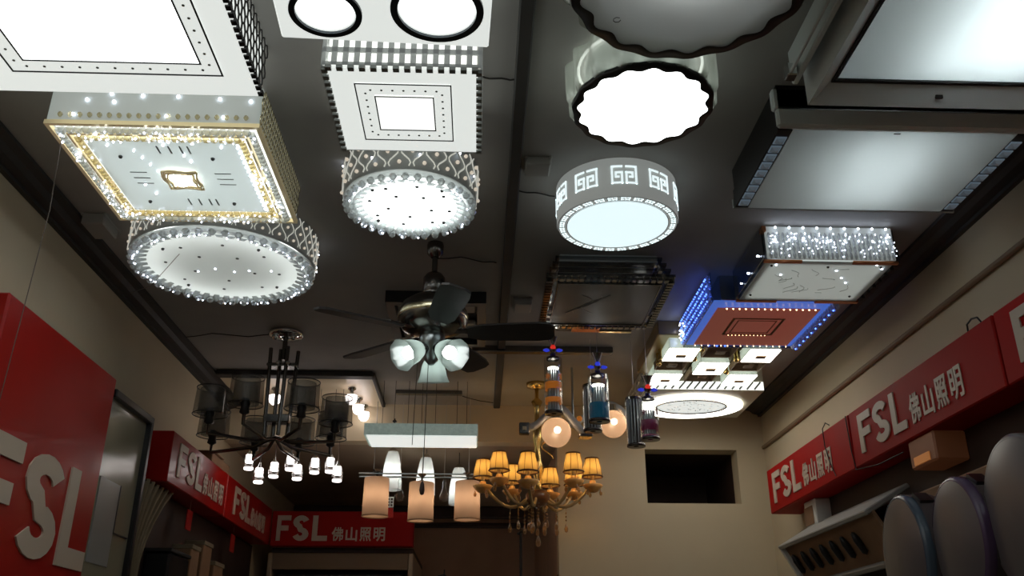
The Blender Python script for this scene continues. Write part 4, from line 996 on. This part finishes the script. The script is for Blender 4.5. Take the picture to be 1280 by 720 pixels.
part('wavy_arm', ribbon([(.42, 4.24, 1.10), (.48, 4.26, 1.13), (.54, 4.30, 1.19), (.62, 4.34, 1.24), (.69, 4.34, 1.22), (.73, 4.34, 1.16), (.735, 4.34, 1.11)], .045, .022), 'silver_paint', t)
part('arm_plate', B().bbox(.47, .535, 4.17, 4.24, 1.035, 1.05, .004), 'dark_chrome', t)
part('end_box', B().bbox(.185, .235, 4.17, 4.21, 1.045, 1.10, .004), 'dark_chrome', t)
part('indicator', B().bbox(.200, .220, 4.166, 4.17, 1.062, 1.080, .002), 'cream_board', t, 'small pale yellow window')
part('stem', B().cyl((.45, 4.25, 1.10), (.45, 4.25, ZC), .006), 'steel', t)
part('amber_knob', B().ball((.475, 4.19, 1.125), .014, 10), 'band_orange', t)
for x, y, z, r_ in ((.36, 4.17, 1.052, .071), (.655, 4.32, 1.135, .068)):
    g = part('globe', B().ball((x, y, z), r_, 28, 1, 16), 'globe_glass', t, 'frosted peach globe')
    part('bulb', B().ball((x+.006, y, z+.012), .016, 12), 'lit_bulb_warm', g)
    part('collar', B().cyl((x, y, z+r_-.006), (x, y, z+r_+.03), .026, .018, 16), 'chrome', g)

# ================================================================= TUBE PENDANTS
t = canopy_bar(.296, .653, 3.60, 3.66, .028, 'dark canopy bar over the coloured glass tube pendants')
part('bar_face', B().box(.39, .51, 3.598, 3.66, ZC-.031, ZC-.028), 'copper', t); part('bar_face', B().box(.51, .65, 3.640, 3.66, ZC-.033, ZC-.028), 'pale_gold', t)
def tube_pendant(x, y, zt, zb, R, col, lab, bead, plain=False, wx=0):
    t = thing('tube_pendant', lab, 'pendant light', (x, y, ZC), 'glass tube pendants')
    part('wire', B().cyl((x+wx, y, zt+.06), (x+wx, y, ZC-.028), .0013, n=6), 'steel_wire', t)
    H = zt-zb
    part('outer_tube', B().lathe([(R, 0), (R, H)], (x, y, zb), 32), 'clear_glass', t)
    b = B()
    for k in range(14): a = 2*PI*k/14; q = R*(.78 if plain else .55); b.cyl((x+q*math.cos(a), y+q*math.sin(a), zb+.01), (x+q*math.cos(a), y+q*math.sin(a), zt-(.055 if not plain else .01)), R*.10, n=6)
    part('inner_rods', b, 'steel' if not plain else 'silver_paint', t, kind='stuff')
    if plain: part('inner_core', B().cyl((x, y, zb+.01), (x, y, zt-.01), R*.62, n=20), 'dark_brown', t)
    part('bottom_ring', B().lathe([(R*.3, 0), (R*1.03, -.002), (R*1.03, .008), (R*.3, .010)], (x, y, zb), 28), 'dark_chrome', t)
    if plain:
        part('top_cap', B().lathe([(R, -.006), (R, 0), (R*.5, .006), (.005, .012)], (x, y, zt), 20), 'dark_chrome', t); return
    part('top_cap', B().lathe([(R*.72, -.006), (R*.72, .004), (.012, .010), (.010, .03), (.020, .036), (.010, .05), (.008, .06), (.022, .095)], (x, y, zt), 20), 'dark_chrome', t)
    for sg in (-1, 1): part('antenna', B().cyl((x+sg*.006, y-.01, zt+.055), (x+sg*.020, y-.014, zt+.098), .0024, n=6), 'white_plastic', t)
    part('bead', B().ball((x, y-.012, zt+.046), .012, 14), bead, t)
    for sg in (-1, 1): part('wing', B().facet((x+sg*.027, y-.004, zt+.036), .009, .016, 6, Matrix.Rotation(PI/2, 4, 'Y')), 'blue_bead', t, 'blue glass wing')
    part('glow_cap', B().cyl((x, y, zt-.058), (x, y, zt-.042), R*.52, R*.62, 16), 'lit_warmwhite', t)
    if col == 'band_orange': bands = ((.45, .58), (.73, .82))
    elif col == 'band_blue': bands = ((.62, .97), (.995, 1.0))
    else: bands = ((.55, .80), (.90, .99))
    for f0, f1 in bands: part('colour_band', B().lathe([(R*.90, zt-H*f1), (R*.94, zt-H*f1), (R*.94, zt-H*f0), (R*.90, zt-H*f0)], (x, y, 0), 28), col, t)
    for a0 in (-PI/2-.75, -PI/2+.9):
        b = B()
        for k in range(8):
            a = 2*PI*k/8; p = lambda q, w: (x+R*.96*math.cos(a0+q*math.cos(a+w)/R), y+R*.96*math.sin(a0+q*math.cos(a+w)/R), zt-H*.36+q*math.sin(a+w))
            b.tube([p(.003, 0), p(.010, .35), p(.016, .2)], .0018, 4)
        part('flower_motif', b, col, t)
tube_pendant(.305, 3.63, 1.236, .995, .0385, 'band_orange', 'glass tube pendant with orange bands and a red bead on top', 'red_bead')
tube_pendant(.494, 3.63, 1.163, .963, .0430, 'band_blue', 'glass tube pendant with a blue printed band and dark blue bead', 'blue_bead')
tube_pendant(.697, 3.60, 1.056, .882, .0380, 'band_magenta', 'glass tube pendant with magenta bands, lowest on the right', 'red_bead')
tube_pendant(.482, 3.76, 1.16, .955, .0390, None, 'plain grey ribbed tube pendant behind the blue one', None, True)
tube_pendant(.655, 3.70, 1.085, .877, .0375, None, 'plain grey ribbed tube pendant behind the magenta one', None, True)

# ================================================================= RIGHT WALL ODDMENTS
b = B()
t = thing('lit_orange_box', 'small orange-lit box hanging under the middle right fascia board', 'box', (1.5, 2.98, .60))
part('body', B().bbox(1.46, XR-.03, 2.80, 2.98, .632, .728, .006), 'glow_orange', t); part('lamp_glow', B().bbox(1.457, 1.461, 2.84, 2.95, .640, .668, .001), 'orange_patch', t, 'brighter orange patch')
t = thing('white_wall_box', 'small white box hanging under the farthest right fascia board', 'box', (1.5, 4.1, .62))
part('body', B().bbox(1.50, XR, 4.02, 4.16, .60, .728, .005), 'white_plastic', t); part('red_face', B().bbox(1.497, 1.50, 4.05, 4.16, .62, .70, .001), 'box_tan', t)
t = thing('bulb_display_tray', 'pale sloping display tray of dark fittings at lower right', 'display board', (1.5, 3.9, .40))
T0 = Vector((1.38, 4.40, .50))
Mt = Matrix.Translation(Vector((1.43, 3.74, .463))) @ Matrix.Rotation(math.radians(-30), 4, 'Y')
part('tray_top', B().bbox(-.02, .18, -.55, .45, .075, .095, .004, Mt), 'grey_plastic', t)
part('tray_back', B().box(.0, .012, -.55, .45, -.10, .08, Mt), 'box_tan', t)
part('tray_bottom', B().bbox(-.03, .18, -.55, .45, -.115, -.095, .004, Mt), 'grey_plastic', t)
part('tray_end', B().bbox(-.02, .17, .43, .45, -.10, .08, .003, Mt), 'white_plastic', t)
dmm = B().lathe([(1e-4, -.045), (.012, -.035), (.014, .02), (.008, .045), (1e-4, .05)], (0, 0, 0), 12).mesh('fitting', 'black')
for k in range(7):
    inst('fitting', dmm, t, tuple(Mt @ Vector((-.014, .36-.115*k, -.01))), (0, math.radians(-30), 0))
part('mount', B().box(1.50, XR-.03, 3.5, 4.0, .40, .50), 'dark_brown', t)
DS = [(1.20, 2.635, .305, .180, 'disc_blue', 'round grey light with a bluish rim, farthest of three on the right wall'), (1.20, 2.32, .310, .165, 'disc_violet', 'round grey light with a violet rim, middle of three on the right wall'), (1.20, 2.025, .335, .180, 'disc_white', 'large round grey light on the right wall, nearest and cut by the picture edge')]
part_board = thing('backing_board', 'dull brown board carrying the round lights on the right wall', 'display board', (1.5, 2.4, .2))
part('board', B().bbox(1.44, XR-.03, 1.6, 3.05, .0, .55, .006), 'box_tan', part_board)
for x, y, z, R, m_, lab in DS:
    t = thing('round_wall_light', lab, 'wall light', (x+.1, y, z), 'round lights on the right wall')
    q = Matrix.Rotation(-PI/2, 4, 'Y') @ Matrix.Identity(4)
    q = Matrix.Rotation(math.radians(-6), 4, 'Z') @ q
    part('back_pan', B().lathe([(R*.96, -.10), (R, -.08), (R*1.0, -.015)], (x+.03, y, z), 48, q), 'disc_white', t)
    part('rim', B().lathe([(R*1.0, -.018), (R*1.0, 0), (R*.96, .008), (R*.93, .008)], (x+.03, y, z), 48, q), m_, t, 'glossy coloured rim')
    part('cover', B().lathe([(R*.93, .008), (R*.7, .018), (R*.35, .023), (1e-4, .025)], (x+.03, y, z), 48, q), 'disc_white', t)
    part('clip', B().box(-.02, .02, -.025, .025, -.006, .006, Matrix.Translation(Vector((x+.06, y-R*.55, z+R*.86))) @ Matrix.Rotation(.6, 4, 'X')), 'black', t)
    part('bracket', B().cyl((x+.11, y, z), (1.45, y, z), .05), 'grey_plastic', t)
# loose cables on the right fascia
single('cable', B().tube([(1.447, 3.60, .95), (1.44, 3.62, .965), (1.44, 3.66, .95), (1.444, 3.67, .88), (1.445, 3.64, .80), (1.446, 3.60, .74)], .0022, 5), 'wire', 'thin black cable looping down the farthest right fascia board', 'cable', (1.447, 3.6, .95))
single('cable', B().tube([(1.444, 3.42, .94), (1.444, 3.41, .80), (1.444, 3.39, .722), (1.446, 3.2, .70), (1.45, 3.0, .70)], .0022, 5), 'wire', 'thin black cable from the fascia joint to the orange-lit box', 'cable', (1.445, 3.42, .94))
single('cable_loop', B().tube([(1.46, 2.48, .944), (1.455, 2.47, .965), (1.455, 2.44, .972), (1.455, 2.41, .965), (1.46, 2.40, .944)], .003, 5), 'black', 'small black cable loop on top of the middle right fascia board', 'cable', (1.46, 2.44, .944))

# ================================================================= LEFT WALL ODDMENTS
t = thing('hanging_cloth', 'pale striped cloth hanging in folds beside the glass panel at lower left', 'cloth', (-1.36, 3.7, -.2))
b = B(); nu, nv = 48, 12; vs = []
for j in range(nv+1):
    s = j/nv
    for i in range(nu+1):
        f = i/nu; y = 3.60+f*.16+(.26*f+.05)*max(0, 1-s*2.6)**1.8
        vs.append((-1.355+.016*math.sin(f*2*PI*7), y, .728-s*.95))
b.add(vs, [(j*(nu+1)+i, j*(nu+1)+i+1, (j+1)*(nu+1)+i+1, (j+1)*(nu+1)+i) for j in range(nv) for i in range(nu)], True)
part('folds', b, 'cloth', t)
part('rail', B().cyl((-1.355, 3.57, .722), (-1.355, 4.05, .722), .006), 'dark_chrome', t)
t = thing('black_box', 'black box on the shelf under the left fascia boards', 'box', (-1.36, 4.0, .1))
part('body', B().bbox(XL+.02, -1.29, 3.95, 4.22, -.1, .47, .01), 'black', t); part('lid', B().bbox(XL+.02, -1.285, 3.94, 4.23, .47, .485, .003), 'black_matte', t)
for k, (y, w, h, lab) in enumerate(((4.36, .13, .56, 'brown carton standing under the left fascia next to the black box'), (4.55, .15, .60, 'tan carton under the left fascia, middle of three'), (4.78, .17, .53, 'tan carton under the left fascia, farthest of three'))):
    t = thing('carton', lab, 'box', (-1.35, y, 0), 'cartons under the left fascia')
    part('body', B().bbox(XL+.02, -1.31, y-w/2, y+w/2, -.1, h-.02, .004), 'box_tan', t); part('flap', B().bbox(XL+.02, -1.305, y-w/2-.003, y+w/2+.003, h-.035, h-.015, .002), 'cloth', t)
struct('trim_8', B().box(XL+.02, -1.27, 3.9, 5.8, -.13, -.1), 'dark_brown')
for y, lab in ((4.25, 'small red paper tag under the nearer left fascia board'), (5.05, 'small red paper tag under the far left fascia board')):
    t = thing('paper_tag', lab, 'tag', (-1.33, y, .62), 'red paper tags'); part('card', B().bbox(-1.33, -1.325, y-.04, y+.04, .60, .69, .002), 'sign_red', t); part('string', B().cyl((-1.328, y, .69), (-1.328, y, .735), .001, n=5), 'thread', t)
t = thing('brown_carton', 'small brown carton on top of the left fascia boards', 'box', (-1.36, 4.6, .95))
part('body', B().bbox(XL+.005, -1.31, 4.42, 4.75, .951, 1.0, .004), 'box_tan', t); part('flap', B().bbox(XL+.005, -1.30, 4.40, 4.60, 1.0, 1.004, .001), 'box_tan', t)
# back cabinet
t = thing('back_cabinet', 'dark cabinet under the red sign facing the camera', 'cabinet', (-.85, 6.3, ZF))
part('top', B().bbox(-1.30, -.41, 5.90, 6.9, .70, .73, .004), 'dark_brown', t)
part('side_panel', B().bbox(-.44, -.41, 5.90, 6.9, ZF, .70, .004), 'soffit_paint', t); part('side_panel', B().bbox(-1.32, -1.29, 5.90, 6.9, ZF, .70, .004), 'soffit_paint', t)
part('back_panel', B().box(-1.29, -.44, 6.3, 6.32, ZF, .70), 'soffit_paint', t); part('shelf', B().bbox(-1.29, -.44, 5.93, 6.3, ZF+.8, ZF+.83, .004), 'dark_brown', t)
part('header', B().bbox(-1.29, -.44, 5.905, 5.93, .60, .70, .003), 'moulding_paint', t, 'faint brown strip below the sign')
t = thing('dark_screen', 'dark rounded screen inside the back cabinet at the bottom edge', 'screen', (-.86, 5.95, .2))
part('body', B().bbox(-1.27, -.46, 5.94, 6.0, -.1, .592, .02), 'black', t); part('bezel', B().frame(-1.25, -.48, 5.938, 5.941, .02, -.08, .57), 'black_matte', t) if False else part('stand', B().bbox(-1.0, -.72, 5.93, 6.05, -.72, -.1, .01), 'black', t)
t = thing('added_fill_lamp', 'added fill lamp, a warm ball standing on the floor deep in the back passage, below the picture', 'lamp', (.05, 6.4, ZF))  # unseen fill lamp, added to lighten the brown back wall
part('base', B().disc((.05, 6.4, ZF), .09, .02, 24), 'black', t); part('stem', B().cyl((.05, 6.4, ZF), (.05, 6.4, -.42), .012), 'black', t); part('globe', B().ball((.05, 6.4, -.36), .075, 20), 'lit_warmwhite', t)
# pole and branch by the passage
t = thing('black_pole', 'thin upright black pole below the amber chandelier', 'pole', (.20, 4.85, ZF))
part('shaft', B().cyl((.222, 4.85, ZF), (.222, 4.85, .68), .008), 'black', t); part('tip', B().tube([(.205, 4.85, .675), (.222, 4.85, .69), (.245, 4.85, .69)], .007, 6), 'black', t); part('foot', B().disc((.222, 4.85, ZF), .12, .012, 24), 'black', t)
t = thing('black_lamp_arm', 'slanting black rod with a forked tip at the bottom centre', 'lamp arm', (-.1, 4.70, .4))
P0, P1 = Vector((-.17, 4.70, .455)), Vector((.02, 4.70, .28))
part('rod', B().cyl(P0, P1, .006), 'black', t); part('fork', B().tube([(-.20, 4.70, .448), tuple(P0), (-.168, 4.70, .48)], .004, 6), 'black', t)
part('post', B().cyl((.02, 4.70, .28), (.02, 4.70, ZF), .010), 'black', t); part('foot', B().disc((.02, 4.70, ZF), .07, .012, 24), 'black', t)
t = thing('wall_socket', 'small pale reddish socket plate on the brown wall beside the black pole', 'socket', (.40, 5.5, .4))
part('plate', B().bbox(.424, .43, 5.0, 5.10, .41, .49, .002), 'box_tan', t); part('slot', B().box(.4225, .424, 5.02, 5.08, .44, .45).box(.4225, .424, 5.02, 5.08, .46, .47), 'grey_plastic', t)
# threads on the left
single('thread', B().tube([(-1.07, 1.97, 1.33), (-1.15, 2.15, 1.13), (-1.28, 2.36, .60)], .0014, 4), 'thread', 'pale thread running from the gold crystal light down to the big red sign', 'thread', (-1.07, 1.97, 1.33))
single('thread', B().tube([(-.98, 2.66, 1.245), (-1.16, 2.93, 1.247), (-1.338, 3.20, 1.33)], .0012, 4), 'thread', 'fine thread crossing the large round crystal light to the left wall', 'thread', (-.98, 2.70, 1.265))

# everything was written from the camera's height: lift it to floor level zero
for o in COL.objects:
    if o.parent is None and o.type != 'CAMERA': o.location.z += CAMZ
